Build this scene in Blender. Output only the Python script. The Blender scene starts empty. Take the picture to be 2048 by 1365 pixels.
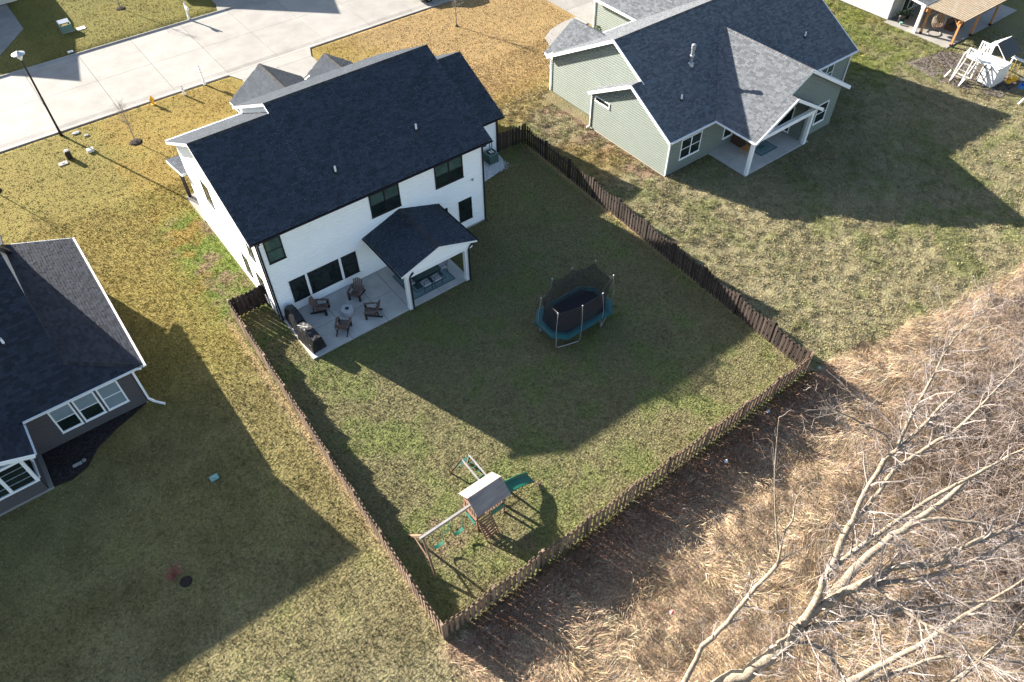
import bpy, math, random
import numpy as np
from mathutils import Vector, Matrix
random.seed(7); rng = np.random.default_rng(7)
S = bpy.context.scene
COL = S.collection
R = math.radians

# ------------------------------------------------------------------ camera
cam = bpy.data.cameras.new('camera'); co = bpy.data.objects.new('camera', cam); COL.objects.link(co)
cam.sensor_width = 36.0; cam.lens = 36.0 * 1497.684 / 2048; cam.clip_end = 5000; cam.clip_start = .5
_r = Vector((0.79640619, -0.60466201, -0.01100154)); _u = Vector((0.4583469, 0.59162567, 0.66324745)); _f = Vector((0.39453174, 0.5332569, -0.74831931))
m4 = Matrix.Identity(4)
for i in range(3):
    m4[i][0] = _r[i]; m4[i][1] = _u[i]; m4[i][2] = -_f[i]
m4[0][3], m4[1][3], m4[2][3] = -6.72958, -30.51971, 30.0
co.matrix_world = m4
S.camera = co
# ------------------------------------------------------------------ light
SUN_EL, SUN_AZ = R(20.5), R(-71.0)          # shadows fall towards SUN_AZ in plan
to_sun = Vector((-math.cos(SUN_AZ) * math.cos(SUN_EL), -math.sin(SUN_AZ) * math.cos(SUN_EL), math.sin(SUN_EL)))
W = bpy.data.worlds.new('World'); S.world = W; W.use_nodes = True
wn = W.node_tree; bg = wn.nodes['Background']
sky = wn.nodes.new('ShaderNodeTexSky'); sky.sky_type = 'NISHITA'; sky.sun_disc = False
sky.sun_elevation = SUN_EL; sky.sun_rotation = math.atan2(to_sun.x, to_sun.y)
sky.air_density = 1.0; sky.dust_density = 1.0; sky.ozone_density = 1.2
wn.links.new(sky.outputs[0], bg.inputs[0]); bg.inputs[1].default_value = 0.06
sl = bpy.data.lights.new('sun', 'SUN'); sl.energy = 5.0; sl.angle = R(.5); sl.color = (1, .93, .82)
so = bpy.data.objects.new('sun', sl); COL.objects.link(so)
so.rotation_euler = to_sun.to_track_quat('Z', 'Y').to_euler(); so.location = (0, 0, 60)
S.view_settings.view_transform = 'Standard'; S.view_settings.look = 'None'
S.view_settings.exposure = 2.35; S.view_settings.gamma = 1.0
S.view_settings.use_curve_mapping = False

# ------------------------------------------------------------------ materials
def mat(name, col, rough=.7, var=.12, vs=3.0, bump=0.0, bs=40.0, metal=0.0, spec=.3, attr=False, stretch=None, col2=None, alpha=None, bd=.02, rnd=0.0):
    m = bpy.data.materials.new(name); m.use_nodes = True
    n = m.node_tree.nodes; l = m.node_tree.links; b = n['Principled BSDF']
    b.inputs['Roughness'].default_value = rough; b.inputs['Metallic'].default_value = metal
    b.inputs['Specular IOR Level'].default_value = spec
    g = n.new('ShaderNodeNewGeometry'); pos = g.outputs['Position']
    if stretch:
        mp = n.new('ShaderNodeMapping'); mp.inputs['Scale'].default_value = stretch; l.new(pos, mp.inputs[0]); pos = mp.outputs[0]
    tn = n.new('ShaderNodeTexNoise'); tn.inputs['Scale'].default_value = vs; tn.inputs['Detail'].default_value = 5; tn.inputs['Roughness'].default_value = .65
    l.new(pos, tn.inputs['Vector'])
    mx = n.new('ShaderNodeMix'); mx.data_type = 'RGBA'
    if attr:
        a = n.new('ShaderNodeAttribute'); a.attribute_name = 'Col'
        mx.blend_type = 'MULTIPLY'; mx.inputs[0].default_value = 1
        mr = n.new('ShaderNodeMapRange'); mr.inputs[1].default_value = .25; mr.inputs[2].default_value = .75; mr.inputs[3].default_value = 1 - var; mr.inputs[4].default_value = 1 + var
        l.new(tn.outputs[0], mr.inputs[0]); cb = n.new('ShaderNodeCombineColor')
        for k in range(3): l.new(mr.outputs[0], cb.inputs[k])
        l.new(a.outputs['Color'], mx.inputs[6]); l.new(cb.outputs[0], mx.inputs[7])
    else:
        c2 = col2 or [c * (1 + var) for c in col]; c1 = col if col2 else [c * (1 - var) for c in col]
        mx.inputs[6].default_value = (*c1, 1); mx.inputs[7].default_value = (*c2, 1)
        mr = n.new('ShaderNodeMapRange'); mr.inputs[1].default_value = .3; mr.inputs[2].default_value = .7
        l.new(tn.outputs[0], mr.inputs[0]); l.new(mr.outputs[0], mx.inputs[0])
    src = mx.outputs[2]
    if rnd:                                             # each board its own shade
        oi = n.new('ShaderNodeObjectInfo'); m2 = n.new('ShaderNodeMapRange'); m2.inputs[3].default_value = 1 - rnd; m2.inputs[4].default_value = 1 + rnd
        l.new(oi.outputs['Random'], m2.inputs[0]); hs = n.new('ShaderNodeHueSaturation'); l.new(m2.outputs[0], hs.inputs['Value']); l.new(src, hs.inputs['Color']); src = hs.outputs[0]
    l.new(src, b.inputs['Base Color'])
    if bump:
        t2 = n.new('ShaderNodeTexNoise'); t2.inputs['Scale'].default_value = bs; t2.inputs['Detail'].default_value = 4
        l.new(pos, t2.inputs['Vector'])
        bp = n.new('ShaderNodeBump'); bp.inputs['Strength'].default_value = bump; bp.inputs['Distance'].default_value = bd
        l.new(t2.outputs[0], bp.inputs['Height']); l.new(bp.outputs[0], b.inputs['Normal'])
    if alpha is not None:
        b.inputs['Alpha'].default_value = alpha
    return m

M = {}
M['ground'] = mat('ground', (1, 1, 1), .95, .5, 9, 1.0, 9, spec=.05, attr=True, bd=.07)
M['grass'] = mat('grass_blades', (1, 1, 1), .8, .15, 1.3, spec=.15, attr=True)
M['shingle'] = mat('asphalt_shingle', (1, 1, 1), .92, .10, 5, .5, 120, spec=.12, attr=True)
M['white_siding'] = mat('white_vinyl_siding', (.86, .86, .85), .55, .03, .7)
M['sage_siding'] = mat('sage_green_siding', (.165, .19, .168), .6, .05, .7, .08, 25)
M['brown_siding'] = mat('dark_brown_siding', (.085, .075, .075), .6, .08, .8, .1, 25)
M['grey_siding'] = mat('pale_grey_siding', (.34, .35, .36), .6, .04, .7, .06, 25)
M['tan_siding'] = mat('tan_siding', (.5, .46, .4), .6, .05, .7, .06, 25)
M['white_trim'] = mat('white_trim', (.80, .80, .80), .5, .03, 2)
M['black_trim'] = mat('black_trim', (.016, .015, .018), .45, .2, 3)
M['black_metal'] = mat('black_metal', (.02, .02, .021), .4, .2, 3, metal=.3)
M['glass'] = mat('window_glass', (.012, .020, .019), .05, .5, 1.1, spec=.6)
M['blind_glass'] = mat('window_glass_with_blind', (.055, .09, .08), .06, .4, 1.3, spec=.6)
M['pale_blind'] = mat('window_glass_with_pale_blind', (.20, .25, .28), .08, .1, 1.3, spec=.6)
M['concrete'] = mat('pale_concrete', (.243, .228, .208), .85, .14, .6, .25, 60, spec=.2)
M['concrete2'] = mat('pale_concrete_worn', (.220, .207, .189), .85, .15, .6, .25, 60, spec=.2)
M['concrete3'] = mat('pale_concrete_light', (.257, .242, .222), .85, .12, .6, .25, 60, spec=.2)
M['patio'] = mat('grey_patio_concrete', (.43, .415, .39), .85, .13, 1.1, .2, 60, spec=.2)
M['foundation'] = mat('foundation_concrete', (.35, .34, .32), .9, .1, 2, .2, 40)
M['joint'] = mat('joint_dirt', (.09, .085, .075), .95, .2, 4)
M['fence_new'] = mat('fence_wood', (.185, .130, .092), .85, .4, 3.5, .3, 60, stretch=(1, 1, .25), rnd=.35)
M['fence_dark'] = mat('fence_wood_stained', (.044, .031, .026), .8, .35, 3.5, .3, 60, stretch=(1, 1, .25), rnd=.4)
M['wood_red'] = mat('cedar_playset_wood', (.20, .120, .080), .8, .3, 4, .3, 60)
M['wood_grey'] = mat('weathered_roof_boards', (.235, .20, .18), .85, .25, 3, .3, 60, stretch=(.3, 2, 1))
M['wood_beam'] = mat('weathered_beam', (.25, .235, .23), .8, .25, 3)
M['cedar'] = mat('orange_cedar', (.42, .20, .075), .7, .2, 4, .2, 60)
M['tan_slat'] = mat('tan_pergola_slat', (.36, .29, .205), .7, .2, 3)
M['green_plastic'] = mat('green_plastic', (.004, .088, .052), .4, .15, 2, spec=.5)
M['green_rope'] = mat('green_chain_cover', (.03, .17, .135), .6, .1, 4)
M['pad_green'] = mat('teal_trampoline_pad', (.006, .062, .066), .55, .2, 2, .1, 12, spec=.4)
M['black_mat'] = mat('trampoline_mat', (.010, .010, .016), .7, .2, 3)
M['galv'] = mat('galvanised_steel', (.40, .42, .44), .4, .1, 4, metal=.6)
M['chair_brown'] = mat('brown_poly_lumber', (.135, .093, .078), .6, .2, 5, .2, 60)
M['chair_black'] = mat('black_poly_lumber', (.02, .018, .018), .6, .2, 5)
M['cover_black'] = mat('black_grill_cover', (.014, .014, .016), .45, .3, 4, .6, 7, spec=.4)
M['firepit'] = mat('grey_cast_stone', (.42, .42, .43), .8, .12, 7, .3, 30)
M['ash'] = mat('dark_ash', (.04, .04, .045), .95, .3, 9)
M['cushion'] = mat('pale_cushion', (.46, .47, .50), .85, .06, 5)
M['brown_fabric'] = mat('brown_wicker', (.085, .05, .035), .8, .25, 9, .4, 60)
M['white_paint'] = mat('white_paint', (.60, .60, .60), .5, .04, 3)
M['yellow'] = mat('yellow_paint', (.62, .33, .02), .5, .12, 4)
M['blue'] = mat('blue_plastic', (.03, .14, .42), .4, .1, 4)
M['utility_green'] = mat('utility_green', (.10, .18, .15), .5, .12, 4)
M['bark'] = mat('tree_bark', (.34, .28, .21), .9, .4, 9, 1.0, 26, spec=.1, col2=(.13, .10, .075))
M['brush'] = mat('brown_brush', (.15, .11, .085), .85, .4, 3, spec=.1, col2=(.31, .26, .235))
M['twig'] = mat('grey_twigs', (.245, .21, .195), .85, .35, 5, spec=.1)
M['mulch'] = mat('dark_mulch', (.034, .026, .023), .95, .45, 6, 1, 30, spec=.05)
M['gravel'] = mat('white_gravel', (.50, .50, .50), .85, .25, 14, .8, 30)
M['leaf'] = mat('dead_leaves', (.13, .065, .035), .85, .4, 5, spec=.1)
M['bush'] = mat('green_shrub_leaves', (.05, .085, .02), .7, .4, 6, spec=.2)
M['red_bush'] = mat('red_twigs', (.26, .07, .07), .7, .3, 6)
M['teal_lid'] = mat('teal_valve_lid', (.16, .30, .28), .6, .1, 4)
M['car_paint'] = mat('white_car_paint', (.75, .75, .76), .2, .02, 2, spec=.6)
M['tyre'] = mat('tyre_rubber', (.015, .015, .016), .8, .2, 6)
M['headlamp'] = mat('headlamp_lens', (.6, .62, .65), .1, .1, 3, spec=.7)
M['pink'] = mat('pink_flag', (.75, .16, .16), .6, .1, 4)
# netting: woven threads with holes
def net_material():
    m = bpy.data.materials.new('black_safety_net'); m.use_nodes = True
    n = m.node_tree.nodes; l = m.node_tree.links; b = n['Principled BSDF']
    b.inputs['Base Color'].default_value = (.02, .02, .022, 1); b.inputs['Roughness'].default_value = .8
    g = n.new('ShaderNodeNewGeometry'); t = n.new('ShaderNodeTexNoise'); t.inputs['Scale'].default_value = 2.5
    l.new(g.outputs['Position'], t.inputs['Vector'])
    mr = n.new('ShaderNodeMapRange'); mr.inputs[3].default_value = .50; mr.inputs[4].default_value = .78
    l.new(t.outputs[0], mr.inputs[0]); l.new(mr.outputs[0], b.inputs['Alpha'])
    return m
M['net'] = net_material()
# rug: nested borders, measured from the rug's own edges
def rug_material(w, d):
    m = bpy.data.materials.new('bordered_outdoor_rug'); m.use_nodes = True
    n = m.node_tree.nodes; l = m.node_tree.links; b = n['Principled BSDF']; b.inputs['Roughness'].default_value = .9
    tc = n.new('ShaderNodeTexCoord'); sx = n.new('ShaderNodeSeparateXYZ'); l.new(tc.outputs['Object'], sx.inputs[0])
    def half(o, h):
        a = n.new('ShaderNodeMath'); a.operation = 'ABSOLUTE'; l.new(o, a.inputs[0])
        s = n.new('ShaderNodeMath'); s.operation = 'SUBTRACT'; s.inputs[0].default_value = h; l.new(a.outputs[0], s.inputs[1]); return s.outputs[0]
    mn = n.new('ShaderNodeMath'); mn.operation = 'MINIMUM'; l.new(half(sx.outputs[0], w / 2), mn.inputs[0]); l.new(half(sx.outputs[1], d / 2), mn.inputs[1])
    cr = n.new('ShaderNodeValToRGB'); cr.color_ramp.interpolation = 'CONSTANT'
    e = cr.color_ramp.elements; e[0].position = 0; e[0].color = (.03, .07, .08, 1); e[1].position = .05; e[1].color = (.13, .20, .21, 1)
    for p, c in ((.28, (.28, .33, .33, 1)), (.32, (.10, .17, .18, 1)), (.50, (.28, .33, .33, 1)), (.54, (.055, .12, .125, 1))):
        q = e.new(p); q.color = c
    l.new(mn.outputs[0], cr.inputs[0]); l.new(cr.outputs[0], b.inputs['Base Color'])
    return m

# ------------------------------------------------------------------ mesh helpers
class MB:
    def __init__(s): s.v = []; s.f = []; s.c = []
    def poly(s, pts, c=None):
        i = len(s.v); s.v += [tuple(p) for p in pts]; s.f.append(tuple(range(i, i + len(pts)))); s.c.append(c)
    def box(s, x0, y0, z0, x1, y1, z1):
        i = len(s.v)
        s.v += [(x0, y0, z0), (x1, y0, z0), (x1, y1, z0), (x0, y1, z0), (x0, y0, z1), (x1, y0, z1), (x1, y1, z1), (x0, y1, z1)]
        for f in ((3, 2, 1, 0), (4, 5, 6, 7), (0, 1, 5, 4), (1, 2, 6, 5), (2, 3, 7, 6), (3, 0, 4, 7)):
            s.f.append(tuple(i + k for k in f)); s.c.append(None)
        return s
    def beam(s, p, q, w, h, up=(0, 0, 1)):
        p = Vector(p); q = Vector(q); d = (q - p).normalized(); up = Vector(up)
        a = d.cross(up)
        if a.length < 1e-4: a = d.cross(Vector((1, 0, 0)))
        a.normalize(); b = a.cross(d).normalized(); a *= w / 2; b *= h / 2
        i = len(s.v)
        for o in (p, q):
            for sa, sb in ((-1, -1), (1, -1), (1, 1), (-1, 1)): s.v.append(tuple(o + a * sa + b * sb))
        for f in ((3, 2, 1, 0), (4, 5, 6, 7), (0, 1, 5, 4), (1, 2, 6, 5), (2, 3, 7, 6), (3, 0, 4, 7)):
            s.f.append(tuple(i + k for k in f)); s.c.append(None)
        return s
    def tube(s, pts, r, n=6, cap=True):
        pts = [Vector(p) for p in pts]; k = len(pts)
        rr = r if hasattr(r, '__len__') else [r] * k
        i = len(s.v); prev = None
        for j in range(k):
            d = (pts[min(j + 1, k - 1)] - pts[max(j - 1, 0)])
            if d.length < 1e-6: d = Vector((0, 0, 1))
            d.normalize()
            a = prev - d * prev.dot(d) if prev is not None else d.cross(Vector((0, 0, 1)))
            if a.length < 1e-3: a = d.cross(Vector((1, 0, 0)))
            a.normalize(); prev = a; b = d.cross(a)
            for t in range(n):
                an = 2 * math.pi * t / n
                s.v.append(tuple(pts[j] + (a * math.cos(an) + b * math.sin(an)) * rr[j]))
        for j in range(k - 1):
            for t in range(n):
                t2 = (t + 1) % n
                s.f.append((i + j * n + t, i + j * n + t2, i + (j + 1) * n + t2, i + (j + 1) * n + t)); s.c.append(None)
        if cap:
            s.f.append(tuple(i + t for t in range(n))[::-1]); s.c.append(None)
            s.f.append(tuple(i + (k - 1) * n + t for t in range(n))); s.c.append(None)
        return s
    def lathe(s, prof, c=(0, 0, 0), n=16):
        i = len(s.v); k = len(prof)
        for r, z in prof:
            for t in range(n):
                an = 2 * math.pi * t / n; s.v.append((c[0] + r * math.cos(an), c[1] + r * math.sin(an), c[2] + z))
        for j in range(k - 1):
            for t in range(n):
                t2 = (t + 1) % n
                s.f.append((i + j * n + t, i + j * n + t2, i + (j + 1) * n + t2, i + (j + 1) * n + t)); s.c.append(None)
        s.f.append(tuple(i + t for t in range(n))[::-1]); s.c.append(None)
        s.f.append(tuple(i + (k - 1) * n + t for t in range(n))); s.c.append(None)
        return s
    def slab(s, pts, th):          # polygon (3D, counter-clockwise from above) extruded straight down
        n = len(pts); i = len(s.v)
        s.v += [tuple(p) for p in pts] + [(p[0], p[1], p[2] - th) for p in pts]
        s.f.append(tuple(range(i, i + n))); s.f.append(tuple(range(i + n, i + 2 * n))[::-1]); s.c += [None, None]
        for j in range(n):
            k = (j + 1) % n; s.f.append((i + j, i + n + j, i + n + k, i + k)); s.c.append(None)
        return s
    def mesh(s, name, off=(0, 0, 0), smooth=False):
        me = bpy.data.meshes.new(name)
        v = np.array(s.v, dtype=np.float64).reshape(-1, 3) - np.array(off)
        me.from_pydata(v.tolist(), [], s.f)
        if any(c is not None for c in s.c):
            at = me.color_attributes.new('Col', 'FLOAT_COLOR', 'CORNER')
            arr = np.ones((len(me.loops), 4), np.float32); k = 0
            for f, c in zip(s.f, s.c):
                n = len(f)
                if c is not None: arr[k:k + n, :3] = c
                k += n
            at.data.foreach_set('color', arr.ravel())
        if smooth: me.polygons.foreach_set('use_smooth', [True] * len(me.polygons))
        me.update()
        return me
    def build(s, name, m, parent=None, world=True, smooth=False, kind=None):
        off = (0, 0, 0)
        if parent is not None and world:
            r = parent
            while r.parent: r = r.parent
            off = tuple(r.location)
        me = s.mesh(name, off, smooth)
        me.materials.append(M[m] if isinstance(m, str) else m)
        o = bpy.data.objects.new(name, me); COL.objects.link(o)
        if parent is not None: o.parent = parent
        if kind: o['kind'] = kind
        return o

def tag(o, label, cat, group=None):
    o['label'] = label; o['category'] = cat
    if group: o['group'] = group
    return o
def thing(name, loc, label, cat, group=None, rz=0.0):
    o = bpy.data.objects.new(name, None); COL.objects.link(o); o.location = loc; o.rotation_euler = (0, 0, rz)
    o.empty_display_size = .2
    return tag(o, label, cat, group)
def struct(o): o['kind'] = 'structure'; return o
def kids(o): return [c for c in COL.objects if c.parent == o]
def copy_tree(o, parent=None, cache=None):
    c = o.copy(); COL.objects.link(c); c.parent = parent
    for ch in list(o.children): copy_tree(ch, c)
    return c
def inst(me, name, m, parent, loc, rz=0.0, scale=(1, 1, 1)):       # shares mesh data
    o = bpy.data.objects.new(name, me); COL.objects.link(o); o.parent = parent; o.location = loc; o.rotation_euler = (0, 0, rz); o.scale = scale
    return o
def clip(poly, nx, ny, d):         # keep nx*x+ny*y >= d
    out = []; n = len(poly)
    for i in range(n):
        a = poly[i]; b = poly[(i + 1) % n]
        da = nx * a[0] + ny * a[1] - d; db = nx * b[0] + ny * b[1] - d
        if da >= 0: out.append(a)
        if (da >= 0) != (db >= 0):
            t = da / (da - db); out.append((a[0] + (b[0] - a[0]) * t, a[1] + (b[1] - a[1]) * t))
    return out
def siding_wall(parent, P0, ux, n, poly, m, course=.185, core=.10):
    """flat wall core (part) with lapped boards on it (sub-part); poly is convex, in (along, up)"""
    P0 = Vector(P0); ux = Vector(ux); n = Vector(n); uz = Vector((0, 0, 1))
    q = lambda a, z, o: P0 + ux * a + uz * z + n * o
    mb = MB(); k = len(poly)
    fr = [q(a, z, 0) for a, z in poly]; bk = [q(a, z, -core) for a, z in poly]
    mb.poly(fr); mb.poly(bk[::-1])
    for i in range(k):
        j = (i + 1) % k; mb.poly([fr[i], bk[i], bk[j], fr[j]])
    w = mb.build('wall', m, parent)
    z0 = min(p[1] for p in poly); z1 = max(p[1] for p in poly)
    sb = MB(); z = z0
    while z < z1 - 1e-3:
        a, b = z, min(z + course, z1)
        pl = clip(clip(poly, 0, 1, a), 0, -1, -b)
        if len(pl) >= 3:
            br_ = a + .72 * course                       # dutch-lap profile: flat face, then a bevel up to the next board
            of = lambda zz: .034 if zz <= br_ + 1e-9 else .034 - .032 * (zz - br_) / (course * .28)
            for part in (clip(pl, 0, -1, -br_), clip(pl, 0, 1, br_)):
                if len(part) >= 3: sb.poly([q(s_, zz, of(zz)) for s_, zz in part])
            low = sorted([s_ for s_, zz in pl if abs(zz - a) < 1e-6])
            if len(low) >= 2: sb.poly([q(low[0], a, of(a)), q(low[0], a, 0), q(low[-1], a, 0), q(low[-1], a, of(a))])
        z += course
    sb.build('siding', m, w, kind='stuff')
    return w
def shingle_plane(parent, poly, z_of, up, m='shingle', base=.045, deck=True, th=.16, tint=(1, 1, 1), edge='white_trim'):
    """poly: convex plan polygon (ccw); z_of(x,y): roof height; up: plan unit vector pointing up the slope"""
    pts = [(x, y, z_of(x, y)) for x, y in poly]
    dk = None
    if deck: dk = MB().slab(pts, th).build('roof_deck', edge, parent)
    u = Vector((up[0], up[1])); s = Vector((-u.y, u.x))
    g = (z_of(u.x * 10, u.y * 10) - z_of(0, 0)) / 10
    nrm = Vector((-u.x * g, -u.y * g, 1)).normalized(); c = 1 / math.sqrt(1 + g * g)
    loc = [(x * s.x + y * s.y, x * u.x + y * u.y) for x, y in poly]
    area = sum(loc[i][0] * loc[(i + 1) % len(loc)][1] - loc[(i + 1) % len(loc)][0] * loc[i][1] for i in range(len(loc)))
    if area < 0: loc = loc[::-1]
    hp = []
    for i in range(len(loc)):
        a = loc[i]; b = loc[(i + 1) % len(loc)]; ex, ey = b[0] - a[0], b[1] - a[1]; L = math.hypot(ex, ey)
        if L > 1e-6: hp.append((-ey / L, ex / L, (-ey * a[0] + ex * a[1]) / L))
    t0 = min(p[1] for p in loc); t1 = max(p[1] for p in loc); s0 = min(p[0] for p in loc); s1 = max(p[0] for p in loc)
    st = .145 * c; mb = MB(); t = t0; row = 0
    while t < t1 - 1e-4:
        x = s0 - random.uniform(0, .3)
        while x < s1:
            w = random.choice((.17, .2, .3, .34)); lift = random.choice((.006, .009, .016, .019))
            q = [(x, t), (x + w - .004, t), (x + w - .004, t + st * 1.02), (x, t + st * 1.02)]
            ins = all(nx * p[0] + ny * p[1] >= d for p in q for nx, ny, d in hp)
            if not ins:
                for nx, ny, d in hp:
                    q = clip(q, nx, ny, d)
                    if len(q) < 3: break
            if len(q) >= 3:
                sh = base * random.uniform(.72, 1.25); cc = (sh * tint[0], sh * tint[1], sh * tint[2])
                top = []
                for a, b in q:
                    X = a * s.x + b * u.x; Y = a * s.y + b * u.y
                    off = .004 + lift * (1 - (b - t) / (st * 1.02))
                    top.append(Vector((X, Y, z_of(X, Y))) + nrm * off)
                mb.poly(top, cc)
                if ins:
                    lo = [Vector((a * s.x + b * u.x, a * s.y + b * u.y, z_of(a * s.x + b * u.x, a * s.y + b * u.y))) for a, b in q[:2]]
                    mb.poly([top[0], lo[0], lo[1], top[1]], cc)
            x += w
        t += st; row += 1
    sh = mb.build('shingles', m, dk if dk else parent, kind='stuff')
    return dk or sh
def ridge_cap(parent, p, q, w=.15, base=.04, drop=.08):
    p = Vector(p); q = Vector(q); d = (q - p); n = max(1, int(d.length / .2)); d /= n
    a = d.cross(Vector((0, 0, 1))).normalized() * w; mb = MB()
    for i in range(n):
        s = base * random.uniform(.7, 1.3); c = (s, s, s * 1.05)
        A = p + d * i; B = p + d * (i + 1.05); up = Vector((0, 0, .03)); u2 = Vector((0, 0, .018)); dn = Vector((0, 0, -drop))
        mb.poly([A + up, B + u2, B + a + dn + u2, A + a + dn + up], c); mb.poly([A + up, A - a + dn + up, B - a + dn + u2, B + u2], c)
    return mb.build('ridge_cap', 'shingle', parent, kind='stuff')
def window(parent, P0, ux, n, a0, a1, z0, z1, frame='black_trim', glass='glass', cols=1, rail=True, fw=.07, lower=None, depth=.075, bar=False):
    P0 = Vector(P0); ux = Vector(ux); n = Vector(n); uz = Vector((0, 0, 1))
    def bx(mb, s0, s1, h0, h1, o0, o1):
        c = [P0 + ux * s + uz * h + n * o for o in (o0, o1) for s, h in ((s0, h0), (s1, h0), (s1, h1), (s0, h1))]
        i = len(mb.v); mb.v += [tuple(p) for p in c]
        for f in ((3, 2, 1, 0), (4, 5, 6, 7), (0, 1, 5, 4), (1, 2, 6, 5), (2, 3, 7, 6), (3, 0, 4, 7)): mb.f.append(tuple(i + k for k in f)); mb.c.append(None)
    mb = MB()
    bx(mb, a0, a0 + fw, z0, z1, 0, depth); bx(mb, a1 - fw, a1, z0, z1, 0, depth); bx(mb, a0 + fw, a1 - fw, z1 - fw, z1, 0, depth); bx(mb, a0 + fw, a1 - fw, z0, z0 + fw, 0, depth)
    w = (a1 - a0 - 2 * fw) / cols
    for k in range(1, cols): bx(mb, a0 + fw + k * w - fw * .6, a0 + fw + k * w + fw * .6, z0 + fw, z1 - fw, 0, depth - .004)
    o = mb.build('window', frame, parent)
    zm = (z0 + z1) / 2
    for k in range(cols):
        s0 = a0 + fw + k * w + (fw * .6 if k else 0); s1 = a0 + fw + (k + 1) * w - (fw * .6 if k < cols - 1 else 0)
        if rail:
            r = MB(); bx(r, s0, s1, zm - .022, zm + .022, 0, depth - .012); r.build('sash_rail', frame, o)
            for h0, h1, gm in ((z0 + fw, zm - .022, lower or glass), (zm + .022, z1 - fw, glass)):
                g = MB(); bx(g, s0, s1, h0, h1, 0, .044); g.build('pane', gm, o)
        else:
            g = MB(); bx(g, s0, s1, z0 + fw, z1 - fw, 0, .044); g.build('pane', glass, o)
            if bar:
                r = MB(); bx(r, s0, s1, zm - .012, zm + .012, .02, .046); r.build('glazing_bar', frame, o)
    s = MB(); bx(s, a0 - .02, a1 + .02, z0 - .04, z0, 0, depth + .02); s.build('sill', frame, o)
    return o
def gutter(parent, p, q, m, w=.12, h=.11):
    p = Vector(p); q = Vector(q); d = (q - p).normalized(); a = d.cross(Vector((0, 0, 1))).normalized()
    prof = [(0, 0), (0, -h), (w * .7, -h), (w, 0), (w - .015, 0), (w * .68, -h + .02), (.015, -h + .02), (.015, 0)]
    mb = MB(); A = [p + a * x + Vector((0, 0, z)) for x, z in prof]; B = [q + a * x + Vector((0, 0, z)) for x, z in prof]
    for i in range(8):
        j = (i + 1) % 8; mb.poly([A[i], B[i], B[j], A[j]])
    return mb.build('gutter', m, parent)
def downspout(parent, pts, m, w=.085):
    mb = MB()
    for i in range(len(pts) - 1): mb.beam(pts[i], pts[i + 1], w, w * .8, up=(0, 1, .01))
    return mb.build('downspout', m, parent)
def vent_pipe(parent, x, y, z, h=.42, r=.055, m='white_trim'):
    o = MB().lathe([(r, -.15), (r, h), (r * .75, h), (r * .75, h - .08)], (x, y, z), 10).build('vent_pipe', m, parent)
    MB().lathe([(r * 2.2, -.06), (r * 1.9, .05), (r * 1.15, .12), (r * 1.02, .12)], (x, y, z), 10).build('flashing', 'black_trim', o)
    return o
# ------------------------------------------------------------------ ground
_lat = rng.random((256, 256))
def vnoise(x, y, s):
    x = np.asarray(x, float) / s; y = np.asarray(y, float) / s
    xi = np.floor(x).astype(int); yi = np.floor(y).astype(int); fx = x - xi; fy = y - yi
    fx = fx * fx * (3 - 2 * fx); fy = fy * fy * (3 - 2 * fy)
    g = lambda i, j: _lat[i % 256, j % 256]
    return (g(xi, yi) * (1 - fx) + g(xi + 1, yi) * fx) * (1 - fy) + (g(xi, yi + 1) * (1 - fx) + g(xi + 1, yi + 1) * fx) * fy
def fbm(x, y, s): return .5 * vnoise(x, y, s) + .28 * vnoise(x + 31, y + 17, s * .47) + .22 * vnoise(x + 77, y - 9, s * .21)
def ss(a, b, v): t = np.clip((v - a) / (b - a), 0, 1); return t * t * (3 - 2 * t)
GOLD = np.array((.262, .188, .056)); GOLDG = np.array((.220, .180, .052)); GREEN = np.array((.085, .105, .030)); OLIVE = np.array((.175, .150, .082))
OLIVEL = np.array((.27, .235, .135)); TAN = np.array((.315, .215, .098)); DRY = np.array((.375, .272, .178)); SOIL = np.array((.22, .150, .105)); DARKDRY = np.array((.26, .160, .112))
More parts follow.
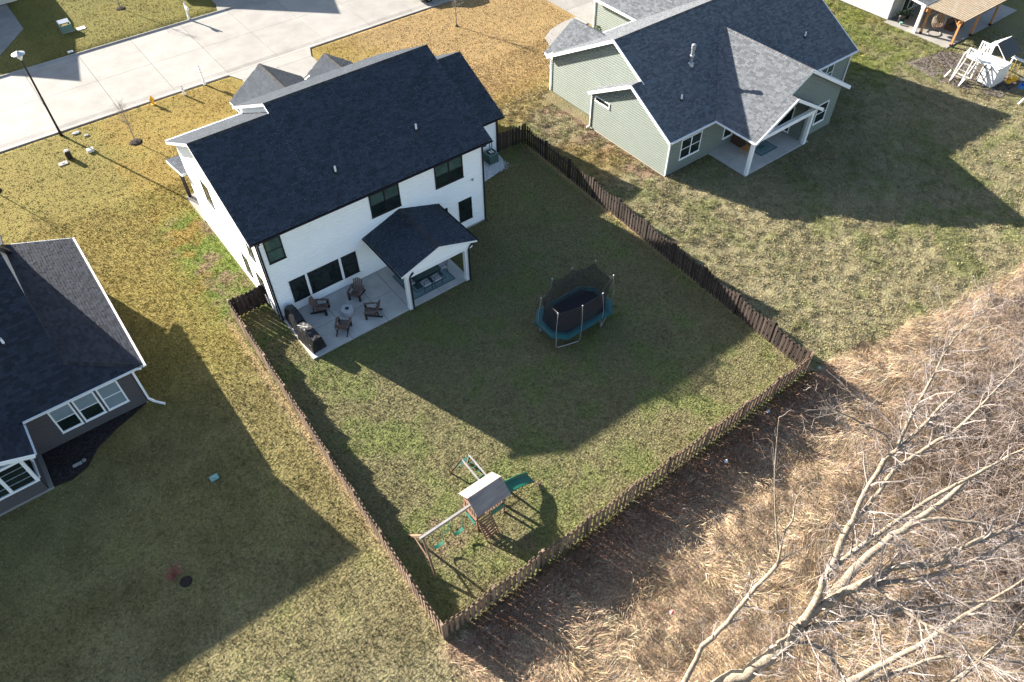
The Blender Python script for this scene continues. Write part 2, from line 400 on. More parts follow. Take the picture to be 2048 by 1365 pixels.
def zone(x, y):
    """own colour of the turf at each place; also how rough it is (0 lawn .. 1 tall dry grass)"""
    x = np.asarray(x, float); y = np.asarray(y, float)
    n1 = fbm(x, y, 6.0); n2 = fbm(x + 50, y + 20, 1.6); n3 = fbm(x - 20, y + 90, 13.0)
    lerp = lambda a, b, t: a * (1 - t[..., None]) + b * t[..., None]
    c = np.broadcast_to(GOLD, x.shape + (3,)).copy()
    c = lerp(c, GOLDG, ss(.42, .62, n1 * .7 + n2 * .3))
    # far side of the street and kerb edge: greener
    c = lerp(c, (GOLDG + GREEN) / 2, ss(36, 38, y) * .8)
    c = lerp(c, TAN, ss(15, 22, x + (n1 - .5) * 8) * ss(8, 13, y) * (1 - ss(36, 38, y)))
    # neighbour's rear lawn and the fenced yard
    back = ss(3, -5, y + (n1 - .5) * 6)
    c = lerp(c, lerp(np.broadcast_to(OLIVE, c.shape), OLIVEL, ss(.3, .85, n2 * .5 + n3 * .5)), back)
    c = lerp(c, GREEN * 1.25, back * ss(.55, .75, n2 * .6 + n1 * .4) * .6)
    yard = ss(-2.6, -2.2, x) * ss(21.2, 20.6, x) * ss(6, 5.4, y)
    c = lerp(c, OLIVE * np.array((1.04, 1.10, .98)), yard * .8)
    c = lerp(c, GREEN * 1.4, yard * ss(.45, .7, n2) * .6)
    # green strip with bare soil along the white house
    strip = ss(-4.2, -1.8, x) * ss(.5, .2, x) * ss(0.5, 2.0, y) * ss(13, 11, y)
    c = lerp(c, GREEN * np.array((1.55, 1.7, 1.3)), strip * ss(.3, .5, n2) * .9); c = lerp(c, SOIL, strip * ss(.58, .7, fbm(x + 9, y + 4, .8)) * .8)
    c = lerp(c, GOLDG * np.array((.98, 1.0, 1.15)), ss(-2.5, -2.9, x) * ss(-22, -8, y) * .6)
    # rough bank beside the sage house
    bank = ss(20.6, 22.0, x) * ss(11, 8, y) * ss(-24, -21, y + (n1 - .5) * 3)
    c = lerp(c, lerp(np.broadcast_to(OLIVEL, c.shape), GREEN * 1.7, ss(.45, .75, fbm(x + 5, y, 1.5)) * .5), bank)
    wallside = bank * ss(22.0, 24.5, x) * ss(26.6, 25.6, x) * ss(-5, -3, y)
    c = lerp(c, SOIL * 1.25, wallside * ss(.45, .62, fbm(x + 3, y + 8, .9)) * .85)
    c = lerp(c, GOLD * np.array((1.1, 1.1, 1.4)), bank * ss(-5, 0, y) * ss(.4, .6, n1) * .6)
    c = lerp(c, GREEN * np.array((1.8, 1.7, 1.5)), ss(45, 47, x) * ss(-7.5, -4.5, y + (n1 - .5) * 3) * ss(14, 10, y) * (.35 + .5 * ss(.35, .65, n2)))
    # dry field behind the back fence
    fy = -20.25 - np.clip((x - 21) * .17, 0, 9) + (n2 - .5) * 1.2 * ss(20.5, 22, x)
    field = ss(.15, -.35, y - fy) * ss(-3.4, -2.2, x + (n2 - .5) * .8 + (y + 20) * .12)
    c = lerp(c, lerp(np.broadcast_to(DRY, c.shape), np.array((.27, .195, .120)), ss(.45, .7, n2)), field)
    litter = field * ss(-23.6, -20.6, y + (n2 - .5) * 1.5) * ss(22, 20, x)
    thk = field * ss(12, 20, x + (n2 - .5) * 5) * ss(-22.5, -26.5, y + (n1 - .5) * 4)
    c = lerp(c, np.array((.15, .105, .07)), thk * .8)
    c = lerp(c, DARKDRY * 1.05, litter * .8)
    # unmown tan line at the foot of the fences
    fl = np.exp(-((x + 2.42 - .0 * y) / .16) ** 2) * ss(2, 1, y) * ss(-20.4, -20, y) + np.exp(-((x - 20.45 - .033 * (y + 8)) / .22) ** 2) * ss(5, 4, y) * ss(-20.4, -20, y)
    c = lerp(c, OLIVEL * np.array((1.5, 1.25, 1.15)), np.clip(fl, 0, 1) * .8)
    for sx, sy, sr in ((.3, -16.9, .42), (-.7, -16.9, .42), (4.7, -16.7, .35), (11.9, -18.56, .2), (1.5, -18.1, .4), (-.1, -15.6, .3), (12.6, -7.9, .3)):
        c = lerp(c, SOIL * 1.1, np.exp(-((x - sx) ** 2 + (y - sy) ** 2) / sr ** 2) * .75 * ss(.3, .6, fbm(x, y, .4)))
    c = c * (.82 + .36 * n2)[..., None]
    return c, field, bank
RECTS = [(-.06, -3.85, 10.12, 0.1), (-.1, -.1, 14.1, 11.9), (4.0, 11, 15, 18.2), (13.9, 5.1, 18.95, 14.2), (-.2, 10.5, 5, 14), (8.2, 18, 15.5, 27), (16.6, 3.4, 18.7, 5.3),
         (25.8, -3.8, 44.6, 9.3), (29.9, -7.1, 39.6, -3.6), (27, 9, 32.2, 10.3), (35.9, 9, 45, 30), (-30, -1.25, -7.8, 10.2), (-30, -3.5, -13.0, -1), (-60, 26.8, 90, 37.95),
         (56, -5.6, 66.8, .5), (56.5, 0, 75, 14), (-13.1, -3.7, -8.6, -1.1), (12, 37, 17.8, 60), (-9, 45.4, -2.4, 62)]
def blocked(x, y):
    b = np.zeros(len(x), bool)
    for x0, y0, x1, y1 in RECTS: b |= (x > x0) & (x < x1) & (y > y0) & (y < y1)
    return b
def height(x, y):
    c, field, bank = zone(x, y)
    h = (fbm(x, y, 2.0) - .5) * (.05 + .10 * bank + .35 * field) + (vnoise(x, y, .45) - .5) * (.02 + .09 * bank + .12 * field)
    road = ss(26.55, 26.85, y) * ss(38.15, 37.85, y)
    solid = np.zeros_like(x)
    for x0, y0, x1, y1 in RECTS: solid = np.maximum(solid, ss(-.4, 0, x - x0) * ss(-.4, 0, x1 - x) * ss(-.4, 0, y - y0) * ss(-.4, 0, y1 - y))
    return h * (1 - solid) - .03 * solid - .3 * road
def grid_mesh(name, xs, ys, zf, cf):
    X, Y = np.meshgrid(xs, ys); Z = zf(X, Y); nx, ny = len(xs), len(ys)
    v = np.stack([X, Y, Z], -1).reshape(-1, 3)
    i = np.arange(ny - 1)[:, None] * nx + np.arange(nx - 1)[None]; i = i.ravel()
    f = np.stack([i, i + 1, i + 1 + nx, i + nx], -1)
    return np_mesh(name, v, f, cf(X, Y).reshape(-1, 3))
def np_mesh(name, v, f, col=None, smooth=False):
    me = bpy.data.meshes.new(name); n = f.shape[1]
    me.vertices.add(len(v)); me.vertices.foreach_set('co', np.ascontiguousarray(v, np.float32).ravel())
    me.loops.add(f.size); me.loops.foreach_set('vertex_index', np.ascontiguousarray(f, np.int32).ravel())
    me.polygons.add(len(f)); me.polygons.foreach_set('loop_start', np.arange(len(f), dtype=np.int32) * n)
    if col is not None:
        at = me.color_attributes.new('Col', 'FLOAT_COLOR', 'POINT')
        a = np.ones((len(v), 4), np.float32); a[:, :3] = col; at.data.foreach_set('color', a.ravel())
    me.update(calc_edges=True); me.validate()
    return me
gx = np.concatenate([np.arange(-34, -16, 1.), np.arange(-16, 46, .2), np.arange(46, 90.1, .8)])
gy = np.concatenate([np.arange(-48, -36, 1.), np.arange(-36, 28, .2), np.arange(28, 70.1, .8)])
me = grid_mesh('lawn', gx, gy, height, lambda x, y: zone(x, y)[0] * (.74 + .16 * zone(x, y)[1] - .16 * zone(x, y)[2])[..., None])
me.materials.append(M['ground']); g = bpy.data.objects.new('lawn', me); COL.objects.link(g); struct(g)
me = grid_mesh('ground', np.linspace(-1500, 1500, 31), np.linspace(-1500, 1500, 31), lambda x, y: np.full_like(x, -.75), lambda x, y: np.broadcast_to(OLIVE, x.shape + (3,)).copy())
me.materials.append(M['ground']); g = bpy.data.objects.new('ground', me); COL.objects.link(g); struct(g)

# grass: real blades
C0 = np.array((-6.73, -30.52, 30.))
def inframe(x, y, mgn=.12):
    d = np.stack([x, y, np.zeros_like(x)], -1) - C0
    z = d @ np.array(_f); u = d @ np.array(_r) / z * 1497.684 / 1024; v = d @ np.array(_u) / z * 1497.684 / 682.5
    return (z > 0) & (np.abs(u) < 1 + mgn) & (np.abs(v) < 1 + mgn)
def blades(name, n, region, lenf, widf, leanf, sel, per=4, spread=.06, mat_='grass', bend=False, tv=.45, flow=False):
    x0, x1, y0, y1 = region
    x = rng.uniform(x0, x1, n); y = rng.uniform(y0, y1, n)
    k = inframe(x, y) & ~blocked(x, y); x, y = x[k], y[k]
    c, field, bank = zone(x, y)
    k = sel(x, y, field, bank); x, y, c, field, bank = x[k], y[k], c[k], field[k], bank[k]
    z = height(x, y)
    c = c * np.exp(rng.normal(0, tv, (len(x), 1))) * (1 + rng.normal(0, .06, (len(x), 3)))
    x, y, z, field, bank = (np.repeat(a, per) for a in (x, y, z, field, bank)); c = np.repeat(c, per, 0); N = len(x)
    x = x + rng.normal(0, spread, N); y = y + rng.normal(0, spread, N)
    k = ~blocked(x, y); x, y, z, field, bank, c = x[k], y[k], z[k], field[k], bank[k], c[k]; N = len(x)
    L = lenf(N, field, bank); wd = widf(N, field, bank); ln = leanf(N); az = rng.uniform(0, 2 * np.pi, N); fa = rng.uniform(0, 2 * np.pi, N)
    if flow: az = 9 * fbm(x, y, 2.2) + rng.normal(0, .45, N)      # wind- and snow-flattened swathes
    dx, dy = np.cos(az), np.sin(az)
    b = np.stack([x, y, z - .01], -1)
    tip = b + np.stack([dx * np.sin(ln) * L, dy * np.sin(ln) * L, np.cos(ln) * L + .01], -1)
    sd = np.stack([np.cos(fa) * wd, np.sin(fa) * wd, np.zeros(N)], -1)
    cc = c * rng.uniform(.7, 1.3, (N, 1))
    cc = np.clip(cc, .004, .6)
    if bend:
        mid = b + (tip - b) * .55 + np.stack([np.zeros(N), np.zeros(N), L * .12], -1); tip[:, 2] = np.maximum(tip[:, 2] - L * .1, z + .01)
        v = np.stack([b - sd, b + sd, mid + sd * .7, mid - sd * .7, tip, tip], 1)[:, :5].reshape(-1, 3); i = np.arange(N)[:, None] * 5
        f = np.concatenate([i + np.array([[0, 1, 2]]), i + np.array([[0, 2, 3]]), i + np.array([[3, 2, 4]])]); cv = np.repeat(cc, 5, 0)
    else:
        v = np.stack([b - sd, b + sd, tip], 1).reshape(-1, 3); f = np.arange(N * 3).reshape(-1, 3); cv = np.repeat(cc, 3, 0)
    me = np_mesh(name, v, f, cv); me.materials.append(M[mat_])
    o = bpy.data.objects.new(name, me); COL.objects.link(o); o['kind'] = 'stuff'
    return o
short = lambda N, f, b: rng.uniform(.03, .085, N) * (1 + .9 * b)
near = blades('lawn_grass', 215000, (-20, 34, -27, 16), short, lambda N, f, b: rng.uniform(.010, .022, N) * (1 + .4 * b), lambda N: np.abs(rng.normal(.55, .35, N)), lambda x, y, f, b: (f < .5) & (b < .5), per=4, spread=.04, tv=.36)
near['label'] = 'short mown winter turf of the back and side yards'; near['category'] = 'grass'
far = blades('front_grass', 170000, (-20, 66, -26, 60), short, lambda N, f, b: rng.uniform(.018, .034, N), lambda N: np.abs(rng.normal(.55, .35, N)), lambda x, y, f, b: (f < .5) & (b < .5) & ~((x < 34) & (y < 16)), per=3, spread=.05, tv=.32)
far['label'] = 'golden dormant turf of the front and far yards'; far['category'] = 'grass'
rough = blades('rough_grass', 210000, (20, 62, -25, 12), lambda N, f, b: rng.uniform(.04, .13, N), lambda N, f, b: rng.uniform(.009, .02, N), lambda N: np.abs(rng.normal(.6, .35, N)), lambda x, y, f, b: (f < .5) & (b >= .5) & (vnoise(x, y, .34) + .5 * vnoise(x + 7, y, .17) + rng.uniform(-.14, .14, len(x)) > .64), per=5, spread=.04, tv=.3)
rough['label'] = 'tufted rough turf on the bank below the sage house'; rough['category'] = 'grass'
fld = blades('dry_grass', 95000, (-4, 52, -38, -19.5), lambda N, f, b: rng.uniform(.15, .65, N), lambda N, f, b: rng.uniform(.004, .010, N), lambda N: np.abs(rng.normal(1.1, .35, N)), lambda x, y, f, b: (f > .4) , per=4, spread=.16, bend=True, tv=.42, flow=True)
fld['label'] = 'tall flattened straw-coloured grass behind the back fence'; fld['category'] = 'dry grass'

# ------------------------------------------------------------------ street
def pave(root, x0, y0, x1, y1, z, m, name='slab', th=.14, gap=.013, poly=None):
    mb = MB()
    if poly: mb.slab([(a, b, z) for a, b in poly], th)
    else:
        e = .012
        mb.slab([(x0 + gap, y0 + gap, z), (x1 - gap, y0 + gap, z), (x1 - gap, y1 - gap, z), (x0 + gap, y1 - gap, z)], th)
    return mb.build(name, m, root)
road = MB().box(-60, 26.9, -.32, 90, 37.9, -.14).build('road', 'joint'); struct(road)
cm = ('concrete', 'concrete2', 'concrete3')
k = 0
for i in range(-4, 12):
    xa = -.1 + 4.3 * i; xb = xa + 4.3
    for (ya, yb) in ((27.72, 32.5), (32.5, 37.12)):
        pave(road, xa, ya, xb, yb, -.05, cm[(i * 7 + int(ya) * 3 + i * i) % 3]); k += 1
    for sgn, ya, yb in ((1, 27.72, 26.78), (-1, 37.12, 37.98)):      # gutter pan with rolled kerb
        mb = MB(); g_ = .008 
        prof = [(0, -.05), (.45, -.075), (.62, -.04), (.76, .035), (.94 if sgn > 0 else .86, .04)]
        d = -1 if sgn > 0 else 1
        for j in range(len(prof) - 1):
            a, b = prof[j], prof[j + 1]
            q = [(xa + g_, ya + d * a[0], a[1]), (xb - g_, ya + d * a[0], a[1]), (xb - g_, ya + d * b[0], b[1]), (xa + g_, ya + d * b[0], b[1])]
            mb.poly(q if d > 0 else q[::-1])
        e = prof[-1]; mb.poly([(xa, ya + d * e[0], .04), (xb, ya + d * e[0], .04), (xb, ya + d * e[0], -.3), (xa, ya + d * e[0], -.3)])
        mb.build('kerb', cm[(i * 5 + int(ya)) % 3], road)
drv = MB().box(8.95, 17.4, -.15, 14.85, 25.5, -.02).build('driveway', 'joint'); struct(drv)
for (a, b) in ((17.4, 21.4), (21.4, 25.45)):
    for (c, d) in ((8.9, 11.9), (11.9, 14.9)): pave(drv, c, a, d, b, .035, cm[int(a + c) % 3])
pave(drv, 0, 0, 0, 0, .037, 'concrete3', poly=[(8.9, 25.46), (14.9, 25.46), (15.45, 26.80), (8.3, 26.80)])
drv2 = MB().box(36.3, 15, -.15, 44.2, 26.6, -.02).build('driveway', 'joint'); struct(drv2)
for a in (14.8, 18.8, 22.8):
    for (c, d) in ((36.25, 40.2), (40.2, 44.2)): pave(drv2, c, a, d, min(a + 4, 26.78), .035, cm[int(a + c) % 3])
walk = MB().slab([(x, y, .03) for x, y in [(29.0, 10.0), (32.2, 10.0), (32.2, 14.2), (32.8, 15.2), (34.0, 15.75), (36.2, 15.8), (36.2, 17.35), (34.6, 17.3), (33.0, 16.9), (31.7, 16.1), (31.2, 15.0), (31.0, 12.6), (29.0, 12.3)]], .12).build('walkway', 'concrete3'); struct(walk)
d3 = MB().slab([(x, y, .03) for x, y in [(12.05, 37.9), (18.2, 37.9), (17.8, 39.4), (17.8, 47.8), (12.5, 47.8), (12.5, 39.4)]], .12).build('driveway', 'concrete2'); struct(d3)
d4 = MB().slab([(x, y, .03) for x, y in [(-9, 41.2), (-5.22, 41.5), (-2.46, 45.3), (-2.46, 51.3), (-9, 51.3)]], .12).build('driveway', 'concrete2'); struct(d4)
# back patio of the white house
pt = MB().box(.06, -3.77, -.12, 10.08, -.02, .01).build('patio', 'joint'); struct(pt)
xs = (.04, 2.42, 4.62, 6.02, 8.11, 10.1)
ys = (-3.8, -1.92, -.015)
for i in range(5):
    for j in range(2):
        if i >= 3 and j == 1: continue
        if i >= 3: pave(pt, xs[i], ys[0], xs[i + 1], ys[2], .05, 'patio')
        else: pave(pt, xs[i], ys[j], xs[i + 1], ys[j + 1], .05, 'patio')
pt2 = MB().box(30.1, -6.95, -.12, 36.0, -3.7, .01).build('patio', 'joint'); struct(pt2)
for (a, b) in ((30.05, 33.1), (33.1, 36.1)):
    for (c, d) in ((-7.0, -5.2), (-5.2, -3.66)): pave(pt2, a, c, b, d, .05, 'patio')
pave(pt2, 36.1, -7, 36.6, -6.52, .05, 'patio')
pt3 = MB().box(56.05, -5.45, -.12, 66.6, .3, .01).build('patio', 'joint'); struct(pt3)
for a in range(4):
    for (c, d) in ((-5.5, -2.6), (-2.6, .36)): pave(pt3, 55.95 + a * 2.69, c, 55.95 + (a + 1) * 2.69, d, .05, 'concrete')
# ------------------------------------------------------------------ white house
X, Yv, Z3 = Vector((1, 0, 0)), Vector((0, 1, 0)), Vector((0, 0, 1))
BK, FR, LF, RT = (0, -1, 0), (0, 1, 0), (-1, 0, 0), (1, 0, 0)
H = thing('white_house', (7, 5.5, 0), 'two-storey white house with dark shingle roof and black windows behind the patio', 'house')
DK = .048; TN = (.80, .98, 1.26)
zb = lambda x, y: 5.79 + .5 * (y + .4)
siding_wall(H, (0, 0, 0), X, BK, [(0, 0.1), (13.95, 0.1), (13.95, 5.86), (0, 5.86)], 'white_siding')
siding_wall(H, (0, 0, 0), Yv, LF, [(0, .1), (10.55, .1), (10.55, 5.86), (5.25, 8.42), (0, 5.82)], 'white_siding')
siding_wall(H, (13.95, 0, 0), Yv, RT, [(0, .1), (11.7, .1), (11.7, 5.86), (5.85, 8.72), (0, 5.82)], 'white_siding')
siding_wall(H, (4.42, 0, 0), Yv, LF, [(5.2, 5.0), (11.7, 5.0), (11.7, 5.86), (5.85, 8.74), (5.2, 8.4)], 'white_siding')
siding_wall(H, (0, 10.55, 0), X, FR, [(0, .1), (4.5, .1), (4.5, 5.86), (0, 5.86)], 'white_siding')
siding_wall(H, (4.42, 11.7, 0), X, FR, [(0, .1), (9.53, .1), (9.53, 5.86), (0, 5.86)], 'white_siding')
MB().box(-.02, -.02, -.2, 13.97, 10.57, .12).build('foundation', 'foundation', H)
P_ = lambda *a, **k: shingle_plane(H, *a, base=DK, tint=TN, **k)
P_([(-.4, -.4), (4.1, -.4), (4.1, 5.25), (-.4, 5.25)], zb, (0, 1))
P_([(4.1, -.4), (14.38, -.4), (14.38, 5.85), (4.1, 5.85)], zb, (0, 1))
P_([(-.4, 5.25), (4.42, 5.25), (4.42, 10.95), (-.4, 10.95)], lambda x, y: zb(0, 5.25) - .5 * (y - 5.25), (0, -1))
P_([(4.1, 5.85), (14.38, 5.85), (14.38, 12.1), (4.1, 12.1)], lambda x, y: zb(0, 5.85) - .5 * (y - 5.85), (0, -1))
ridge_cap(H, (-.4, 5.25, zb(0, 5.25)), (4.1, 5.25, zb(0, 5.25)), base=DK); ridge_cap(H, (4.1, 5.85, zb(0, 5.85)), (14.38, 5.85, zb(0, 5.85)), base=DK)
gutter(H, (-.4, -.42, 5.80), (14.38, -.42, 5.80), 'black_trim')
gutter(H, (4.5, 10.97, 5.80), (-.4, 10.97, 5.80), 'white_trim')
for x in (.06, 13.9): downspout(H, [(x, -.45, 5.68), (x, -.40, 5.55), (x, -.07, 5.3), (x, -.07, .12), (x, -.28, .05)], 'black_trim')
MB().box(-.055, -.03, .1, .0, .07, 5.8).build('corner_board', 'black_trim', H)
# rear windows
bw = dict(frame='black_trim')
window(H, (0, 0, 0), X, BK, .36, 1.30, 3.88, 5.38, glass='blind_glass', **bw)
window(H, (0, 0, 0), X, BK, 6.44, 8.30, 3.87, 5.37, glass='blind_glass', lower='glass', cols=2, **bw)
window(H, (0, 0, 0), X, BK, 10.61, 12.51, 3.89, 5.39, glass='blind_glass', lower='glass', cols=2, **bw)
window(H, (0, 0, 0), X, BK, 12.03, 12.96, .73, 2.25, **bw)
window(H, (0, 0, 0), X, BK, 1.0, 1.94, .74, 2.24, **bw); window(H, (0, 0, 0), X, BK, 2.09, 3.97, .74, 2.24, rail=False, fw=.055, **bw); window(H, (0, 0, 0), X, BK, 4.13, 5.06, .73, 2.23, **bw)
for a, b in ((.93, 1.0), (1.94, 2.09), (3.97, 4.13), (5.06, 5.13)): MB().box(a + .001, -.055, .64, b - .001, 0, 2.32).build('window_trim', 'white_trim', H)
window(H, (0, 0, 0), X, BK, 10.35, 11.24, .73, 2.24, **bw)
# sliding door under the porch
sd = window(H, (0, 0, 0), X, BK, 7.2, 9.0, .12, 2.2, cols=2, rail=False, **bw)
# side windows (left wall, narrow in view)
for a, b, c, d in ((6.3, 7.4, 3.7, 5.15), (.95, 1.75, 3.55, 4.9), (2.95, 3.75, .9, 2.3), (1.0, 1.9, .95, 2.25)):
    window(H, (0, 0, 0), Yv, LF, a, b, c, d, depth=.06, **bw)
for a, b, c, d in ((2, 2.9, .9, 2.3), (7, 7.9, 3.9, 5.3)): window(H, (13.95, 0, 0), Yv, RT, a, b, c, d, **bw)
vent_pipe(H, 5.44, 1.18, zb(0, 1.18)); vent_pipe(H, 10.72, 1.62, zb(0, 1.62))
# rear porch
zp = lambda x, y: 2.84 + (.34 * (x - 5.68) if x < 8.12 else .34 * (10.56 - x))
pr = P_([(5.68, -4.08), (8.12, -4.08), (8.12, -.03), (5.68, -.03)], lambda x, y: 2.84 + .34 * (x - 5.68), (1, 0), th=.12)
P_([(8.12, -4.08), (10.56, -4.08), (10.56, -.03), (8.12, -.03)], lambda x, y: 2.84 + .34 * (10.56 - x), (-1, 0), th=.12)
ridge_cap(H, (8.12, -4.08, 3.67), (8.12, -.03, 3.67), base=DK, drop=.05)
gutter(H, (5.66, -.03, 2.84), (5.66, -4.08, 2.84), 'black_trim', .09, .09); gutter(H, (10.58, -4.08, 2.84), (10.58, -.03, 2.84), 'black_trim', .09, .09)
siding_wall(H, (0, -3.92, 0), X, BK, [(5.95, 2.62), (10.29, 2.62), (10.29, 2.78), (8.12, 3.52), (5.95, 2.78)], 'white_siding', course=.12)
bm = MB(); bm.box(5.95, -3.97, 2.42, 10.29, -3.70, 2.615); bm.box(5.98, -3.695, 2.45, 6.18, -.03, 2.70); bm.box(10.06, -3.695, 2.45, 10.26, -.03, 2.70); bm.build('porch_beam', 'white_trim', H)
MB().box(6.2, -3.68, 2.56, 10.04, -.05, 2.60).build('porch_ceiling', 'white_trim', H)
for x in (6.13, 9.95):
    p = MB().box(x - .13, -3.88, .05, x + .13, -3.64, 2.42).build('porch_post', 'white_trim', H)
    MB().box(x - .16, -3.91, .05, x + .16, -3.61, .22).build('post_base', 'white_trim', p); MB().box(x - .16, -3.91, 2.28, x + .16, -3.61, 2.415).build('post_cap', 'white_trim', p)
    downspout(H, [(x + .3, -4.03, 2.74), (x + .08, -3.97, 2.5), (x + .08, -3.95, .12), (x + .1, -4.05, .07)], 'black_trim', .085)
# front porch (left) and garage
siding_wall(H, (5.85, 11.7, 0), Yv, LF, [(0, .1), (6.0, .1), (6.0, 2.75), (0, 2.75)], 'white_siding')
siding_wall(H, (14.45, 11.7, 0), Yv, RT, [(0, .1), (5.7, .1), (5.7, 2.75), (0, 2.75)], 'white_siding')
siding_wall(H, (5.85, 17.7, 0), X, FR, [(0, .1), (4.8, .1), (4.8, 2.75), (2.4, 4.4), (0, 2.75)], 'white_siding')
siding_wall(H, (10.65, 17.4, 0), X, FR, [(0, .1), (3.8, .1), (3.8, 2.75), (2.2, 3.85), (0, 2.75)], 'white_siding')
for a, b, y in ((6.1, 10.4, 17.73), (11.2, 14.0, 17.43)):
    d = MB().box(a, y, .1, b, y + .03, 2.2).build('garage_door', 'white_trim', H)
    for j in range(4): MB().box(a + .03, y + .03, .12 + j * .52, b - .03, y + .045, .60 + j * .52).build('door_panel', 'white_trim', d)
s1 = 1.85 / 2.7
P_([(5.55, 11.75), (8.25, 11.75), (8.25, 18.0), (5.55, 18.0)], lambda x, y: 2.85 + s1 * (x - 5.55), (1, 0))
P_([(8.25, 11.75), (10.95, 11.75), (10.95, 18.0), (8.25, 18.0)], lambda x, y: 2.85 + s1 * (10.95 - x), (-1, 0))
s2 = 1.28 / 1.92
P_([(10.95, 11.75), (12.85, 11.75), (12.85, 17.65), (10.95, 17.65)], lambda x, y: 2.83 + s2 * (x - 10.95), (1, 0))
P_([(12.85, 11.75), (14.77, 11.75), (14.77, 17.65), (12.85, 17.65)], lambda x, y: 2.83 + s2 * (14.77 - x), (-1, 0))
ridge_cap(H, (8.25, 11.75, 4.7), (8.25, 18.0, 4.7), base=DK); ridge_cap(H, (12.85, 11.75, 4.1), (12.85, 17.65, 4.1), base=DK)
downspout(H, [(5.72, 17.6, 2.7), (5.78, 17.55, 2.5), (5.78, 17.55, .1)], 'black_trim')
P_([(-.35, 10.58), (5.7, 10.58), (5.7, 14.0), (-.35, 14.0)], lambda x, y: 2.85 + .26 * (14.0 - y), (0, -1), th=.2)
MB().box(-.1, 10.6, -.1, 5.8, 13.7, .12).build('porch_floor', 'concrete', H)
for x in (.1, 2.9, 5.6): MB().box(x - .1, 13.45, .12, x + .1, 13.65, 2.72).build('porch_post', 'black_trim', H)
MB().box(-.05, 13.42, 2.5, 5.72, 13.68, 2.71).build('porch_beam', 'white_trim', H)
dr = MB().box(2.0, 10.55, .12, 2.95, 10.60, 2.2).build('door', 'wood_red', H); MB().box(2.82, 10.6, 1.1, 2.86, 10.66, 1.25).build('handle', 'black_metal', dr)
# right wing
siding_wall(H, (13.97, 5.28, 0), X, BK, [(0, .1), (4.81, .1), (4.81, 2.98), (0, 2.98)], 'white_siding')
siding_wall(H, (18.78, 5.28, 0), Yv, RT, [(0, .1), (8.8, .1), (8.8, 3.0), (4.4, 5.2), (0, 3.0)], 'white_siding')
zw = lambda x, y: 2.97 + .51 * (y - 4.84)
P_([(14.05, 4.84), (19.08, 4.84), (19.08, 9.68), (14.05, 9.68)], zw, (0, 1)); P_([(14.05, 9.68), (19.08, 9.68), (19.08, 14.52), (14.05, 14.52)], lambda x, y: zw(0, 9.68) - .51 * (y - 9.68), (0, -1))
ridge_cap(H, (14.05, 9.68, zw(0, 9.68)), (19.08, 9.68, zw(0, 9.68)), base=DK)
gutter(H, (14.1, 4.82, 2.98), (19.08, 4.82, 2.98), 'black_trim')
downspout(H, [(18.72, 4.8, 2.9), (18.72, 5.2, 2.7), (18.72, 5.2, .1)], 'black_trim')
MB().box(18.78, 5.22, .1, 18.84, 5.3, 2.95).build('corner_board', 'black_trim', H)
# soffit lamp and wall hook on the rear wall
MB().lathe([(.03, 0), (.07, .05), (.07, .14), (.02, .16)], (13.1, -.1, 3.35), 8).build('wall_lamp', 'galv', H)

# ------------------------------------------------------------------ sage house
G = thing('sage_house', (35, 1, 0), 'single-storey sage green house with white trim and covered rear porch right of the fence', 'house')
DG = .115; TG = (.93, .99, 1.09)
P_ = lambda *a, **k: shingle_plane(G, *a, base=DG, tint=TG, **k)
sl_ = .57; zr = lambda x, y: 2.8 + sl_ * (y + 3.98)
siding_wall(G, (25.9, -3.68, 0), X, BK, [(0, .05), (10.2, .05), (10.2, 2.78), (0, 2.78)], 'sage_siding', .17)
siding_wall(G, (39.44, -3.68, 0), X, BK, [(0, .05), (5.06, .05), (5.06, 2.78), (0, 2.78)], 'sage_siding', .17)
siding_wall(G, (25.9, 0, 0), Yv, LF, [(-3.68, .05), (3.72, .05), (3.72, 2.78), (-.08, 4.86), (-3.68, 2.80)], 'sage_siding', .17)
siding_wall(G, (26.79, 0, 0), Yv, LF, [(-3.68, .05), (9.19, .05), (9.19, 2.86), (2.77, 6.48), (-3.68, 2.80)], 'sage_siding', .17)
siding_wall(G, (25.9, 3.72, 0), X, FR, [(0, .05), (.9, .05), (.9, 2.8), (0, 2.8)], 'sage_siding', .17)
siding_wall(G, (44.5, 0, 0), Yv, RT, [(-3.68, .05), (9.19, .05), (9.19, 2.86), (2.77, 6.48), (-3.68, 2.80)], 'sage_siding', .17)
siding_wall(G, (26.79, 9.19, 0), X, FR, [(0, .05), (17.7, .05), (17.7, 2.8), (0, 2.8)], 'sage_siding', .17)
siding_wall(G, (36.1, 0, 0), Yv, LF, [(-6.49, .05), (-3.68, .05), (-3.68, 2.95), (-6.49, 2.95)], 'sage_siding', .17)
siding_wall(G, (39.44, 0, 0), Yv, RT, [(-6.49, .05), (-3.68, .05), (-3.68, 2.8), (-6.49, 2.8)], 'sage_siding', .17)
siding_wall(G, (0, -6.49, 0), X, BK, [(36.1, .05), (39.44, .05), (39.44, 3.05), (36.1, 4.95)], 'sage_siding', .17)
siding_wall(G, (0, -6.49, 0), X, BK, [(33.1, 4.55), (36.1, 2.85), (36.1, 4.95), (34.95, 5.6)], 'sage_siding', .17)
MB().box(25.88, -3.7, -.2, 44.52, 3.7, .06).build('foundation', 'foundation', G)
P_([(25.6, -3.98), (26.49, -3.98), (26.49, -.08), (25.6, -.08)], zr, (0, 1))
P_([(26.49, -3.98), (44.85, -3.98), (44.85, 2.77), (26.49, 2.77)], zr, (0, 1))
P_([(25.6, -.08), (26.78, -.08), (26.78, 3.85), (25.6, 3.85)], lambda x, y: zr(0, -.08) - sl_ * (y + .08), (0, -1))
